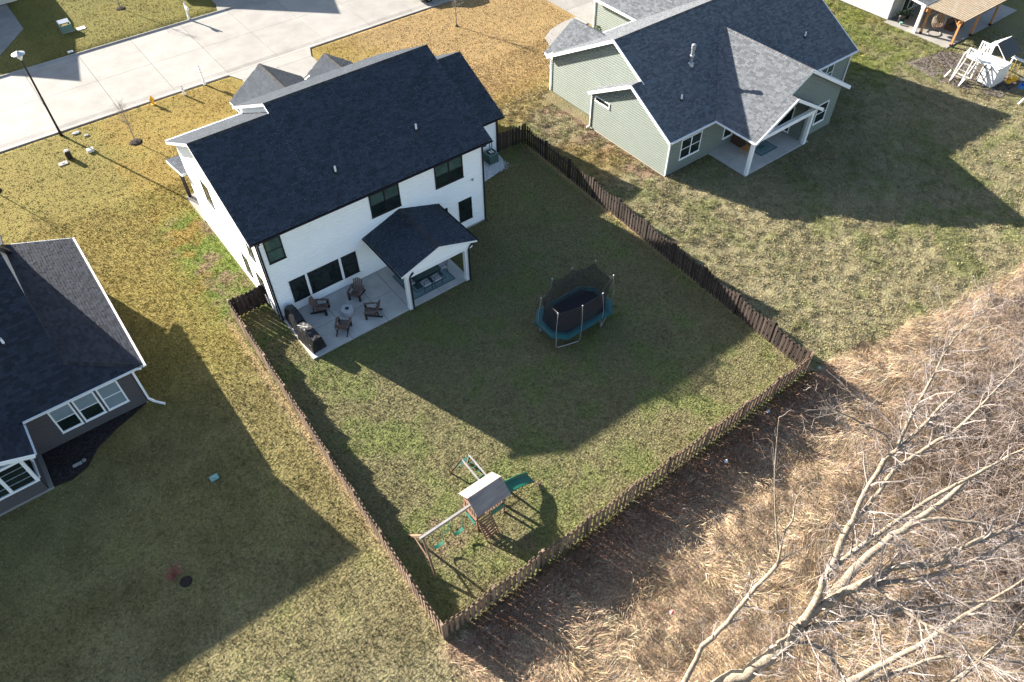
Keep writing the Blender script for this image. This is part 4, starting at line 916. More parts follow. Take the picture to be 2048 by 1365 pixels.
for i, (px, py) in enumerate(poles):
    P = Vector((px, py, 0)); o = (P - Vector((cx, cy, 0))).normalized()
    MB().tube([P + Vector((0, 0, .15)) + o * .04, P + Vector((0, 0, 1.5)) + o * .10, P + Vector((0, 0, 2.1)) + o * .03, P + Vector((0, 0, 2.68)) - o * .05], .017, 8).build('net_pole', 'galv', T)
    MB().lathe([(.032, 0), (.04, .03), (.015, .06)], tuple(P - o * .02 + Vector((0, 0, 2.68))), 8).build('pole_cap', 'galv', T)
    pts_top.append(P - o * .10 + Vector((0, 0, 2.60)))
for i in range(8):
    j = (i + 1) % 8; mb = MB(); n = 6; rows = []
    a0 = Vector((*poles[i], .9)); b0 = Vector((*poles[j], .9)); c = Vector((cx, cy, .9)); a0 += (c - a0).normalized() * .34; b0 += (c - b0).normalized() * .34
    for k in range(n + 1):
        t = k / n; sag = .11 * math.sin(math.pi * t)
        tp = pts_top[i].lerp(pts_top[j], t); tp += (Vector((cx, cy, 0)) - Vector((tp.x, tp.y, 0))).normalized() * sag * .8; tp.z -= sag * 1.1
        bt = a0.lerp(b0, t); rows.append([bt.lerp(tp, u / 4) for u in range(5)])
    for k in range(n):
        for u in range(4): mb.poly([rows[k][u], rows[k + 1][u], rows[k + 1][u + 1], rows[k][u + 1]])
    mb.build('net_panel', 'net', T, smooth=True)
    MB().tube([r_[4] for r_ in rows], .008, 4).build('net_cord', 'black_metal', T)

# ------------------------------------------------------------------ wooden swing set
Wd = thing('swing_set', (1.8, -16.7, 0), 'wooden swing set with grey gable roof and green slide near the back fence', 'swing set')
for x in (1.12, 2.54):
    for y in (-17.2, -16.35): MB().box(x - .045, y - .045, 0, x + .045, y + .045, 2.6).build('post', 'wood_red', Wd)
dk = MB().box(1.0, -17.26, 1.16, 2.66, -16.29, 1.22).build('deck_frame', 'wood_red', Wd)
for k in range(9): MB().box(1.0 + k * .185, -17.27, 1.22, 1.0 + k * .185 + .165, -16.28, 1.25).build('plank', 'wood_red', dk)
for y in (-17.25,):
    for k in range(10): MB().box(1.17 + k * .14, y - .012, 1.27, 1.17 + k * .14 + .075, y + .012, 1.95).build('baluster', 'wood_red', Wd)
    MB().box(1.07, y - .03, 1.9, 2.59, y + .03, 1.98).build('rail', 'wood_red', Wd)
for k in range(5): MB().box(1.06, -17.1 + k * .17, 1.27, 1.085, -17.1 + k * .17 + .08, 1.95).build('baluster', 'wood_red', Wd)
MB().box(1.04, -17.2, 1.9, 1.1, -16.35, 1.98).build('rail', 'wood_red', Wd)
rf = MB().box(.95, -17.05, 3.14, 2.55, -16.97, 3.2).build('roof_frame', 'wood_red', Wd)
for side, ye in ((-1, -17.68), (1, -16.34)):
    n = 7
    for k in range(n):
        t0, t1 = k / n, (k + 1) / n
        f_ = lambda t: (-17.01 + (ye + 17.01) * t, 3.24 - .64 * t)
        (ya, za), (yb, zbb) = f_(t0), f_(t1 + .03)
        MB().beam((.86, (ya + yb) / 2, (za + zbb) / 2 + .004 * (k % 2)), (2.60, (ya + yb) / 2, (za + zbb) / 2 + .004 * (k % 2)), math.hypot(yb - ya, zbb - za), .022, up=(0, .64 * side, abs(ye + 17.01))).build('roof_plank', 'wood_grey', rf)
for x in (1.0, 2.48):
    MB().beam((x, -17.01, 3.2), (x, -17.62, 2.60), .04, .09).build('rafter', 'wood_red', Wd); MB().beam((x, -17.01, 3.2), (x, -16.4, 2.60), .04, .09).build('rafter', 'wood_red', Wd)
MB().beam((1.12, -16.95, 2.28), (-1.5, -16.95, 2.28), .10, .15).build('swing_beam', 'wood_beam', Wd)
for a, b in (((-1.38, -16.9, 2.32), (-1.41, -15.65, 0)), ((-1.38, -17.0, 2.32), (-1.55, -17.95, 0))): MB().beam(a, b, .09, .09).build('leg', 'wood_red', Wd)
MB().beam((-1.44, -16.2, 1.0), (-1.5, -17.56, 1.0), .04, .09).build('brace', 'wood_red', Wd)
for x in (.30, -.72):
    s_ = MB(); n = 8
    for k in range(n):
        t0, t1 = k / n, (k + 1) / n; f_ = lambda t: (x - .24 + .48 * t, .5 - .10 * math.sin(math.pi * t))
        (xa, za), (xb, zb2) = f_(t0), f_(t1); s_.poly([(xa, -17.03, za), (xb, -17.03, zb2), (xb, -16.87, zb2), (xa, -16.87, za)]); s_.poly([(xa, -16.87, za - .015), (xb, -16.87, zb2 - .015), (xb, -17.03, zb2 - .015), (xa, -17.03, za - .015)])
    s_.build('swing_seat', 'green_plastic', Wd)
    for sx in (-.24, .24): MB().tube([(x + sx, -16.95, .5), (x + sx * 1.05, -16.95, 2.2)], .012, 5).build('chain', 'green_rope', Wd)
for sx in (-.12, .1): MB().tube([(-.22 + sx, -16.95, 2.2), (-.22 + sx, -16.9, 1.15)], .012, 5).build('chain', 'green_rope', Wd)
MB().tube([(-.36, -16.9, 1.15), (-.08, -16.9, 1.15)], .02, 6).build('trapeze_bar', 'green_plastic', Wd)
sl2 = MB(); n = 14; rows = []
for k in range(n + 1):
    t = k / n; xx = 2.62 + 1.85 * t; zz = 1.26 - .98 * (t + .07 * math.sin(2 * math.pi * t * 1.0)) ; zz = max(zz, .2)
    rows.append([(xx, -17.02, zz + .14), (xx, -16.99, zz + .15), (xx, -16.92, zz), (xx, -16.48, zz), (xx, -16.41, zz + .15), (xx, -16.38, zz + .14), (xx, -16.44, zz - .05), (xx, -16.96, zz - .05)])
for k in range(n):
    for u in range(8): v_ = (u + 1) % 8; sl2.poly([rows[k][u], rows[k][v_], rows[k + 1][v_], rows[k + 1][u]])
sl2.poly(rows[0]); sl2.poly(rows[-1][::-1]); sl2.build('slide', 'green_plastic', Wd, smooth=True)
for x in (2.08, 2.47): MB().beam((x, -16.3, 2.0), (x, -14.72, 2.0), .06, .09).build('monkey_rail', 'wood_beam', Wd)
for k in range(5): MB().tube([(2.08, -15.95 + k * .28, 2.0), (2.47, -15.95 + k * .28, 2.0)], .016, 6).build('rung', 'green_rope', Wd)
for x, fx in ((2.05, 1.78), (2.5, 2.75)): MB().beam((x, -14.78, 2.05), (fx, -14.10, 0), .08, .08).build('leg', 'wood_red', Wd)
for k in range(4): MB().tube([(2.0 - k * .06, -14.66 + k * .14, 1.7 - k * .42), (2.55 + k * .05, -14.66 + k * .14, 1.7 - k * .42)], .016, 6).build('rung', 'green_rope', Wd)
for x in (1.10, 1.74): MB().beam((x, -17.3, 1.2), (x, -17.92, 0), .045, .09).build('climber_rail', 'wood_red', Wd)
for k in range(8): MB().beam((1.06, -17.36 - k * .068, 1.15 - k * .135), (1.78, -17.36 - k * .068, 1.15 - k * .135), .085, .025, up=(0, -1.2, .62)).build('climber_plank', 'wood_red', Wd)
for y in (-17.28,): MB().box(1.8, y - .02, .7, 2.5, y + .02, 1.1).build('panel', 'green_rope', Wd)
MB().box(1.04, -17.1, .35, 1.08, -16.45, .60).build('panel', 'green_rope', Wd)
Wd.scale = (1, 1, .82); Wd.location = (1.92, -16.5, 0)

# ------------------------------------------------------------------ neighbours: sage porch set
sf = thing('patio_sofa', (32.6, -4.25, .05), 'brown sofa with white striped pillows under the sage house porch', 'sofa')
MB().box(-.35, -.75, 0, .75, .55, .38).build('base', 'brown_fabric', sf, False); MB().box(-.35, -.75, .381, -.15, .55, .78).build('backrest', 'brown_fabric', sf, False)
MB().box(-.13, -.7, .385, .7, .5, .5).build('cushion', 'brown_fabric', sf, False)
for k in range(3): MB().beam((-.1, -.5 + k * .42, .5), (.02, -.46 + k * .42, .86), .36, .12, up=(1, 0, 0)).build('pillow', 'cushion', sf, False)
ft = thing('wooden_table', (32.05, -5.3, .05), 'small orange wooden table beside the brown porch sofa', 'table')
for k in range(5): MB().box(-.35, -.3 + k * .12, .40, .35, -.3 + k * .12 + .11, .43).build('plank', 'cedar', ft, False)
for sx in (-.3, .3):
    for sy in (-.25, .25): MB().box(sx - .03, sy - .03, 0, sx + .03, sy + .03, .40).build('leg', 'cedar', ft, False)
r2 = MB().box(-.85, -.75, 0, .85, .75, .012).build('rug', rug_material(1.7, 1.5)); r2.location = (33.45, -5.45, .052); tag(r2, 'grey bordered rug on the sage house patio', 'rug')

# ------------------------------------------------------------------ top right: pergola, egg chair, playset
pg = thing('pergola', (59.4, -4, .05), 'orange cedar pergola with tan slats on the pale house patio', 'pergola')
PX = (56.5, 59.35, 62.3)
for x in PX:
    for y in (-2.75, -5.5):
        p = MB().box(x - .075, y - .075, .05, x + .075, y + .075, 2.0).build('post', 'cedar', pg); MB().box(x - .095, y - .095, .05, x + .095, y + .095, .2).build('foot', 'black_metal', p)
for y in (-2.75, -5.5): MB().box(56.0, y - .05, 2.0, 62.9, y + .05, 2.2).build('beam', 'cedar', pg)
for x in PX: MB().box(x - .05, -5.9, 2.202, x + .05, -2.3, 2.34).build('beam', 'cedar', pg)
for x, dx in ((56.5, .5), (62.3, -.5)):
    for y in (-2.75, -5.5): MB().beam((x, y, 1.55), (x + dx, y, 2.02), .06, .08).build('brace', 'cedar', pg)
for y, dy in ((-5.5, .5), (-2.75, -.5)): MB().beam((56.5, y, 1.55), (56.5, y + dy, 2.02), .06, .08).build('brace', 'cedar', pg)
for k in range(21): MB().box(56.02, -5.95 + k * .178, 2.345, 62.9, -5.95 + k * .178 + .105, 2.40).build('slat', 'tan_slat', pg)
for k in range(24): MB().box(56.1 + k * .28, -6.02, 2.28, 56.1 + k * .28 + .06, -5.88, 2.345).build('rafter_end', 'wood_red', pg)
eg = thing('egg_chair', (57.35, -3.45, .05), 'woven tan egg chair on curved black stand under the pergola', 'chair')
for k in range(18):
    a = 2 * math.pi * k / 18
    if math.cos(a - R(-110)) > .72: continue
    MB().tube([(math.cos(a) * .5 * math.sin(math.pi * (j + .2) / 9), math.sin(a) * .5 * math.sin(math.pi * (j + .2) / 9), 1.05 - .62 * math.cos(math.pi * (j + .2) / 9) ) for j in range(9)], .02, 5).build('woven_rib', 'tan_slat', eg, False)
MB().lathe([(.1, .48), (.38, .62), (.40, .7), (.1, .66)], (0, 0, 0), 14).build('cushion', 'brown_fabric', eg, False)
MB().tube([(.55 * math.cos(a), .55 * math.sin(a), .03) for a in [2 * math.pi * k / 20 for k in range(21)]], .025, 6).build('base_ring', 'black_metal', eg, False)
MB().tube([(.5, .2, .03), (.7, .28, .8), (.6, .24, 1.6), (.3, .12, 1.9), (0, 0, 1.8), (0, 0, 1.66)], .025, 6).build('stand', 'black_metal', eg, False)
s4o = thing('outdoor_sofa', (59.3, -3.9, .05), 'dark outdoor sofa in the shade of the pergola', 'sofa')
MB().box(-.6, -.4, 0, .9, .4, .4).build('base', 'brown_fabric', s4o, False); MB().box(-.6, .2, .401, .9, .4, .8).build('backrest', 'brown_fabric', s4o, False); MB().box(-.55, -.38, .405, .85, .18, .5).build('cushion', 'ash', s4o, False)
for (x, y, h, lb) in ((57.15, -.35, .9, 'leafy potted plant under the pale house porch, nearest the wall corner'), (57.9, -.5, 1.3, 'tall leafy potted plant under the pale house porch, behind the other')):
    pp = thing('potted_plant', (x, y, .05), lb, 'plant', 'porch plants')
    MB().lathe([(.14, 0), (.2, .3), (.17, .3)], (0, 0, 0), 12).build('pot', 'black_metal', pp, False); lf = MB()
    for k in range(90):
        a = random.uniform(0, 6.28); r = random.uniform(.05, .42) ; z = random.uniform(.3, h); s_ = random.uniform(.06, .16)
        c = Vector((math.cos(a) * r, math.sin(a) * r, z)); d1 = Vector((random.gauss(0, 1), random.gauss(0, 1), random.gauss(0, .6))).normalized() * s_; d2 = d1.cross(Vector((random.gauss(0, 1), random.gauss(0, 1), 1))).normalized() * s_ * .4
        lf.poly([c - d1, c + d2, c + d1, c - d2])
    lf.build('leaves', 'bush', pp, False)
bg_ = thing('covered_bin', (56.95, -.55, .05), 'dark covered bin at the corner of the pale house porch', 'bin')
MB().lathe([(.26, 0), (.30, .5), (.26, .62), (.06, .68)], (0, 0, 0), 12).build('body', 'cover_black', bg_, False); MB().lathe([(.1, .0), (.14, .22), (.12, .22)], (-.42, -.3, 0), 12).build('bucket', 'teal_lid', bg_, False)
mu = MB().slab([(x, y, .025) for x, y in [(51.5, -4.9), (55.5, -5.6), (56.0, -6.6), (55.8, -12.2), (52.3, -12.1), (50.7, -7.8)]], .06).build('mulch_bed', mat('thin_mulch', (.12, .10, .085), .95, .5, 3, 1, 20)); struct(mu)
mc = MB()
for k in range(2600):
    x = random.uniform(51, 55.9); y = random.uniform(-12, -5.2)
    if x < 51.5 and y > -7: continue
    a = random.uniform(0, 3.14); l_ = random.uniform(.03, .1); w_ = l_ * .35; c_, s_ = math.cos(a), math.sin(a); z = .03 + random.uniform(0, .03)
    mc.poly([(x - c_ * l_, y - s_ * l_, z), (x + s_ * w_, y - c_ * w_, z + .01), (x + c_ * l_, y + s_ * l_, z + .02), (x - s_ * w_, y + c_ * w_, z)])
mo = mc.build('mulch_chips', 'mulch', kind='stuff'); mo['label'] = 'dark mulch chips under the white playset'; mo['category'] = 'mulch'
ps = thing('white_playset', (53.6, -9.5, 0), 'white playset with dark roof, stair and ladder at the top right', 'playset')
for x in (53.0, 54.6):
    for y in (-10.9, -9.3): MB().box(x - .05, y - .05, 0, x + .05, y + .05, 2.5).build('post', 'white_paint', ps)
MB().box(52.95, -10.95, 1.4, 54.65, -8.3, 1.47).build('deck', 'white_paint', ps)
MB().box(52.93, -10.95, .05, 52.98, -9.75, 1.4).build('panel', 'white_paint', ps); MB().box(53.0, -10.98, .05, 54.6, -10.93, 1.4).build('panel', 'white_paint', ps); MB().box(52.93, -10.95, 1.5, 52.98, -10.2, 2.1).build('panel', 'white_paint', ps)
MB().box(52.9, -9.25, .05, 52.95, -8.3, .12).build('panel', 'white_paint', ps)
for x in (52.95, 54.65):
    for k in range(5): MB().box(x - .02, -9.2 + k * .2, 1.47, x + .02, -9.2 + k * .2 + .1, 2.1).build('baluster', 'white_paint', ps)
    MB().box(x - .03, -9.3, 2.1, x + .03, -8.3, 2.17).build('rail', 'white_paint', ps)
for x in (52.85, 54.75):
    MB().beam((x, -10.1, 3.15), (x, -11.05, 2.35), .06, .1).build('rafter', 'white_paint', ps); MB().beam((x, -10.1, 3.15), (x, -9.15, 2.35), .06, .1).build('rafter', 'white_paint', ps)
MB().slab([(52.8, -11.1, 2.38), (54.8, -11.1, 2.38), (54.8, -10.1, 3.22), (52.8, -10.1, 3.22)], .05).build('roof_panel', 'black_metal', ps)
for k in range(3): MB().beam((52.85, -9.2 - k * .3, 2.45 + k * .25), (54.75, -9.2 - k * .3, 2.45 + k * .25), .1, .03).build('roof_slat', 'white_paint', ps)
for y in (-8.35, -9.15):                       # long sloping rails to the left
    MB().beam((53.0, y, 2.15), (52.3, y, 1.85), .07, .09).build('handrail', 'white_paint', ps); MB().beam((52.3, y, 1.85), (51.6, y - .1, 0), .07, .09).build('handrail', 'white_paint', ps)
    MB().beam((53.0, y, 1.3), (51.75, y - .1, .0), .05, .07).build('stringer', 'white_paint', ps)
for k in range(3): MB().box(52.0 + k * .35, -9.12, .28 + k * .37, 52.12 + k * .35, -8.38, .31 + k * .37).build('step', 'wood_beam', ps)
for x, y in ((51.9, -7.95), (51.5, -9.35)): MB().beam((x + .25, y - .05, .5), (x - .15, y + .05, 0), .07, .07).build('brace', 'white_paint', ps)
for y in (-10.35, -9.9): MB().beam((52.95, y, 1.5), (52.5, y - .02, 0), .05, .05).build('ladder_rail', 'black_metal', ps)
for k in range(5): MB().beam((52.62 + k * .068, -10.36, .25 + k * .26), (52.62 + k * .068, -9.9, .25 + k * .26), .03, .03).build('ladder_rung', 'black_metal', ps)
MB().beam((53.9, -10.9, 2.25), (53.9, -14.2, 2.25), .1, .15).build('swing_beam', 'white_paint', ps)
for x in (52.5, 55.2): MB().beam((53.9, -14.0, 2.25), (x, -14.1 if x > 54 else -13.4, 0), .09, .09).build('leg', 'white_paint', ps)
for y, m in ((-11.6, 'yellow'), (-12.6, 'blue')):
    MB().lathe([(.05, .42), (.2, .45), (.22, .7), (.18, .7), (.16, .5)], (53.9, y, 0), 12).build('swing_seat', m, ps)
    for dy in (-.18, .18): MB().tube([(53.9, y + dy, .65), (53.9, y + dy, 2.2)], .015, 5).build('chain', m, ps)
MB().lathe([(.24, .02), (.26, .25), (.2, .3), (.05, .32)], (55.4, -11.4, 0), 12).build('bucket_seat', 'yellow', ps)
MB().beam((54.65, -10.1, 1.4), (56.6, -10.1, .1), .5, .05).build('slide', 'yellow', ps)

# ------------------------------------------------------------------ street things
lp = thing('street_lamp', (-4.52, 26.3, 0), 'tall black street lamp at the kerb, left', 'street lamp')
MB().tube([(0, 0, 0), (0, 0, 1.0), (0, 0, 5.75)], [.09, .08, .06], 10).build('pole', 'black_metal', lp, False); MB().lathe([(.13, 0), (.12, .3), (.07, .36)], (0, 0, 0), 12).build('base', 'black_metal', lp, False)
MB().lathe([(.06, 5.7), (.1, 5.8), (.17, 5.88), (.19, 6.12), (.1, 6.2)], (0, 0, 0), 16).build('globe', 'headlamp', lp, False); MB().lathe([(.12, 6.14), (.40, 6.10), (.41, 6.14), (.12, 6.26), (.03, 6.32)], (0, 0, 0), 18).build('cap', 'galv', lp, False)
def mailbox(loc, rz, label):
    Tm = thing('mailbox', loc, label, 'mailbox', 'white mailboxes', rz)
    MB().box(-.06, -.06, 0, .06, .06, 1.45).build('post', 'white_paint', Tm, False); MB().box(-.085, -.085, 0, .085, .085, .35).build('post_sleeve', 'white_paint', Tm, False)
    MB().lathe([(.085, 1.45), (.06, 1.5), (.01, 1.56)], (0, 0, 0), 4).build('finial', 'white_paint', Tm, False)
    MB().box(-.05, -.2, .93, .05, .55, 1.0).build('arm', 'white_paint', Tm, False)
    bx_ = MB(); pr_ = [(math.cos(a) * .1, 1.13 + math.sin(a) * .1) for a in [math.pi * k / 8 for k in range(9)]] + [(-.1, 1.005), (.1, 1.005)]
    fa = [(x, .1, z) for x, z in pr_]; fb = [(x, .58, z) for x, z in pr_]; bx_.poly(fa[::-1]); bx_.poly(fb)
    for i in range(11): bx_.poly([fa[i], fa[(i + 1) % 11], fb[(i + 1) % 11], fb[i]])
    bx_.build('box', 'white_paint', Tm, False); MB().box(.101, .2, 1.1, .11, .34, 1.22).build('flag', 'pink', Tm, False)
mailbox((6.31, 26.62, 0), 0, 'white mailbox on the near kerb above the front gable'); mailbox((9.52, 38.05, 0), math.pi, 'white mailbox on the far kerb across the street')
sg = thing('sign_post', (4.5, 26.05, 0), 'short white marker post between hydrant and mailbox', 'post')
MB().box(-.09, -.012, 0, .09, .012, .85).build('blade', 'white_paint', sg, False); MB().box(-.04, -.03, 0, .04, .03, .5).build('stake', 'white_paint', sg, False)
hy = thing('fire_hydrant', (2.16, 26.2, 0), 'yellow fire hydrant at the near kerb', 'hydrant')
MB().lathe([(.14, 0), (.14, .05), (.09, .06), (.09, .5), (.13, .52), (.13, .56), (.10, .62), (.05, .7), (.03, .76)], (0, 0, 0), 14).build('barrel', 'yellow', hy, False)
for a in (0, math.pi / 2, math.pi): MB().tube([(0, 0, .42), (math.cos(a) * .2, math.sin(a) * .2, .42)], .055, 8).build('nozzle', 'yellow', hy, False)
uc = thing('utility_cabinet', (.45, 42.5, 0), 'pale green utility cabinet with open top on the far lawn', 'utility box')
MB().box(-.5, -.4, 0, .5, .4, .08).build('pad', 'concrete', uc, False); t = MB(); t.box(-.45, -.35, .08, .45, -.30, .62); t.box(-.45, .30, .08, .45, .35, .66); t.box(-.45, -.30, .08, -.40, .30, .64); t.box(.40, -.30, .08, .45, .30, .64); t.build('cabinet', 'utility_green', uc, False)
MB().box(-.4, -.3, .1, .4, .3, .4).build('inside', 'black_metal', uc, False); MB().tube([(-.25, 0, .48), (.25, 0, .48)], .1, 10).build('fitting', 'yellow', uc, False); MB().beam((-.45, .4, .68), (.45, .4, .68), .5, .04, up=(0, -.3, 1)).build('lid', 'white_paint', uc, False)
for x, y, sx, sy, m, lb in ((1.5, 42.2, .34, .26, 'white_paint', 'small white utility lid beside the pale green cabinet'), (-.43, 38.5, .22, .16, 'galv', 'small metal valve cover on the far lawn at the kerb'), (-3.6, 25.9, .28, .2, 'concrete3', 'oval concrete cover in the grass beside the street lamp'), (-3.1, 25.1, .16, .14, 'concrete3', 'small white valve cap in the lawn below the street lamp'), (-5.4, 22.6, .3, .22, 'concrete', 'pale utility lid beside the black pedestal'), (-3.45, 22.95, .22, .16, 'white_paint', 'white utility block right of the black pedestal'), (-6.93, -7.45, .19, .15, 'teal_lid', 'teal valve box lid in the shaded left lawn')):
    L_ = thing('valve_box', (x, y, 0), lb, 'utility cover')
    if m == 'concrete3': MB().lathe([(1, 0), (1, .06), (.85, .08)], (0, 0, 0), 14).build('cover', m, L_, False).scale = (sx, sy, 1)
    else: MB().box(-sx, -sy, -.02, sx, sy, .06 if 'block' not in lb else .2).build('cover', m, L_, False)
    MB().box(-sx * .3, -sy * .12, .08, sx * .3, sy * .12, .1 if 'block' not in lb else .215).build('grip', 'galv', L_, False)
pe = thing('utility_pedestal', (-4.84, 22.95, 0), 'black utility pedestal with white top in the left front lawn', 'utility box')
MB().lathe([(.2, 0), (.19, .55), (.14, .58)], (0, 0, 0), 12).build('casing', 'black_metal', pe, False); MB().lathe([(.15, .58), (.19, .6), (.17, .66), (.03, .68)], (0, 0, 0), 12).build('cap', 'concrete3', pe, False)
# parked car
cr = thing('parked_car', (29.3, 28.75, -.05), 'white car parked at the near kerb at the top edge', 'car', rz=math.pi)   # local +x is the nose
prof = [(2.25, .32), (2.32, .62), (2.2, .86), (1.1, 1.0), (.45, 1.52), (-1.3, 1.6), (-2.15, 1.12), (-2.28, .8), (-2.22, .34)]
body = MB(); wv = lambda x, z: .9 - (.16 if z > 1.2 else 0) - (.12 if x > 2.2 or x < -2.2 else 0)
la = [(x, -wv(x, z), z) for x, z in prof]; ra = [(x, wv(x, z), z) for x, z in prof]
body.poly(la); body.poly(ra[::-1])
for i in range(len(prof)): j = (i + 1) % len(prof); body.poly([la[j], la[i], ra[i], ra[j]])
body.build('body', 'car_paint', cr, False)
for sy in (-1, 1):
    MB().slab([(.95, sy * .88, 1.06), (.42, sy * .76, 1.46), (-1.25, sy * .76, 1.52), (-1.8, sy * .88, 1.1)], .012).build('side_window', 'glass', cr, False)
    MB().box(2.1, sy * .55 - .16, .66, 2.33, sy * .55 + .16, .8).build('headlight', 'headlamp', cr, False)
    for x in (1.42, -1.42):
        w_ = MB().tube([(x, sy * .74, .34), (x, sy * .93, .34)], .34, 20).build('wheel', 'tyre', cr, False); MB().tube([(x, sy * .90, .34), (x, sy * .945, .34)], .21, 16).build('rim', 'galv', w_, False)
        MB().tube([(x, sy * .6, .36), (x, sy * .905, .36)], .41, 20).build('wheel_arch', 'tyre', cr, False)
MB().box(2.2, -.5, .38, 2.335, .5, .6).build('grille', 'black_metal', cr, False); MB().beam((1.08, 0, 1.02), (.47, 0, 1.50), 1.45, .02, up=(.6, 0, 1)).build('windscreen', 'glass', cr, False)
# ------------------------------------------------------------------ bare trees
LIMBS = {
'A_trunk':[[2.21,-27.64,0.0,0.3],[3.24,-27.88,1.2,0.26],[4.2,-28.14,2.2,0.23],[4.91,-28.48,3.0,0.21],[5.59,-28.58,3.7,0.2],[6.1,-28.66,4.2,0.19],[6.54,-28.63,4.8,0.18]],
'A1':[[6.54,-28.63,4.8,0.13],[7.17,-28.49,5.6,0.12],[7.49,-28.31,6.2,0.115],[7.82,-28.17,6.8,0.11],[8.39,-27.87,7.7,0.1],[8.72,-27.76,8.2,0.09]],
'A1a':[[8.72,-27.76,8.2,0.08],[9.12,-27.53,8.8,0.075],[10.12,-27.28,9.8,0.07],[10.38,-27.35,10.1,0.065],[11.17,-27.41,10.7,0.055],[11.4,-27.44,11.0,0.05],[11.88,-27.41,11.4,0.035],[12.6,-27.55,12.0,0.015]],
'A1b':[[8.72,-27.76,8.2,0.07],[9.5,-27.75,8.7,0.065],[10.5,-27.62,9.4,0.06],[11.5,-27.83,10.0,0.055],[12.24,-28.05,10.4,0.05],[13.15,-28.11,11.0,0.035],[14.12,-28.08,11.6,0.02],[14.91,-28.09,12.0,0.012]],
'A1c':[[10.38,-27.35,10.1,0.05],[10.86,-27.11,10.9,0.045],[11.43,-26.89,11.8,0.04],[11.84,-26.76,12.4,0.03],[12.17,-26.62,13.0,0.024],[12.64,-26.57,13.5,0.016],[12.9,-26.63,13.9,0.01]],
'A1d':[[10.38,-27.35,10.1,0.035],[10.36,-26.88,10.5,0.03],[9.83,-26.25,10.9,0.025],[9.56,-25.87,11.1,0.022],[9.25,-25.55,11.3,0.018],[9.03,-25.3,11.5,0.014],[8.94,-25.02,11.8,0.011],[8.7,-24.62,12.1,0.007]],
'A2':[[6.54,-28.63,4.8,0.16],[6.8,-28.61,5.1,0.15],[7.95,-28.94,5.9,0.13],[8.57,-29.18,6.4,0.12],[9.41,-29.51,7.0,0.1],[9.93,-30.02,7.2,0.09],[10.23,-30.21,7.4,0.085],[10.84,-30.39,8.0,0.075],[11.54,-30.71,8.5,0.065],[12.26,-31.08,9.0,0.05]],
'A2b':[[8.08,-28.97,6.0,0.075],[8.76,-29.46,6.5,0.07],[9.86,-30.27,7.0,0.06],[10.64,-30.71,7.6,0.05],[11.45,-31.02,8.1,0.04],[12.33,-31.3,8.8,0.025]],
'A2c':[[8.57,-29.18,6.4,0.065],[8.56,-30.0,6.6,0.06],[8.55,-30.69,6.6,0.055],[8.58,-31.28,6.8,0.05],[8.77,-31.87,6.9,0.04],[8.72,-32.41,6.9,0.035],[8.77,-32.99,7.0,0.03],[8.97,-33.54,7.4,0.02]],
'A2d':[[7.95,-28.94,5.9,0.05],[7.95,-29.41,6.1,0.045],[7.87,-30.06,6.1,0.035],[7.47,-30.61,5.8,0.025],[7.12,-31.03,5.6,0.014]],
'A3':[[7.64,-28.22,6.5,0.08],[8.44,-28.28,7.1,0.075],[9.17,-28.45,7.5,0.07],[10.45,-28.69,8.3,0.06],[12.0,-29.13,9.2,0.05],[12.84,-29.43,9.7,0.04],[13.71,-29.78,10.3,0.025]],
'A4':[[6.5,-28.71,4.5,0.09],[6.92,-29.02,5.0,0.08],[7.55,-29.43,5.3,0.07],[8.19,-29.82,5.6,0.06],[9.27,-30.63,5.9,0.05],[10.48,-31.45,6.3,0.04],[11.72,-32.5,6.5,0.025]],
'A5':[[6.26,-28.82,4.1,0.06],[6.5,-29.25,4.4,0.06],[6.72,-29.83,4.3,0.05],[6.7,-30.45,4.0,0.04],[6.57,-30.99,3.6,0.03]],
'B':[[1.85,-27.37,0.0,0.1248],[2.55,-27.25,0.9,0.1092],[3.14,-27.18,1.8,0.0936],[4.06,-26.89,3.2,0.0819],[4.92,-27.0,4.3,0.0741],[5.6,-26.98,5.3,0.0663],[6.57,-27.0,6.6,0.0585]],
'B1':[[6.57,-27.0,6.6,0.039],[6.79,-26.79,7.2,0.0351],[6.95,-26.61,7.7,0.0312],[7.3,-26.54,8.1,0.0273],[7.49,-26.33,8.5,0.0218],[7.75,-26.21,8.9,0.0117],[8.14,-26.28,9.2,0.0062]],
'B2':[[6.66,-27.01,6.6,0.0351],[6.79,-26.58,7.4,0.0273],[6.96,-26.1,8.2,0.0234],[7.27,-25.49,9.2,0.0195],[7.62,-25.0,10.0,0.014],[7.99,-24.52,10.9,0.0062]],
'C':[[9.99,-28.46,0.0,0.17],[11.44,-28.22,0.7,0.16],[13.49,-28.27,1.6,0.14],[14.8,-28.49,2.2,0.12],[16.04,-28.71,2.7,0.1],[17.5,-28.88,3.3,0.07]],
'C1':[[14.25,-28.39,2.0,0.08],[15.21,-28.77,2.4,0.075],[16.27,-29.74,2.5,0.065],[17.07,-30.74,2.5,0.05],[17.68,-31.7,2.5,0.03]],
'D':[[5.49,-30.14,0.0,0.16],[6.69,-30.49,1.4,0.13],[7.88,-30.84,2.6,0.11],[9.01,-31.23,3.6,0.09],[9.68,-31.49,4.2,0.08],[10.89,-31.73,5.2,0.06],[11.83,-32.02,6.0,0.04],[12.6,-32.2,6.8,0.02]],
'D1':[[6.69,-30.49,1.4,0.08],[7.72,-31.11,2.2,0.07],[8.92,-31.55,3.0,0.06],[10.01,-32.11,3.6,0.05],[10.86,-32.87,4.0,0.04],[11.63,-33.9,4.2,0.02]],
'E':[[7.24,-31.9,0.0,0.15],[8.61,-32.4,1.5,0.12],[9.91,-32.82,3.0,0.09],[11.17,-33.02,4.4,0.06],[12.25,-33.07,5.8,0.03]],
}
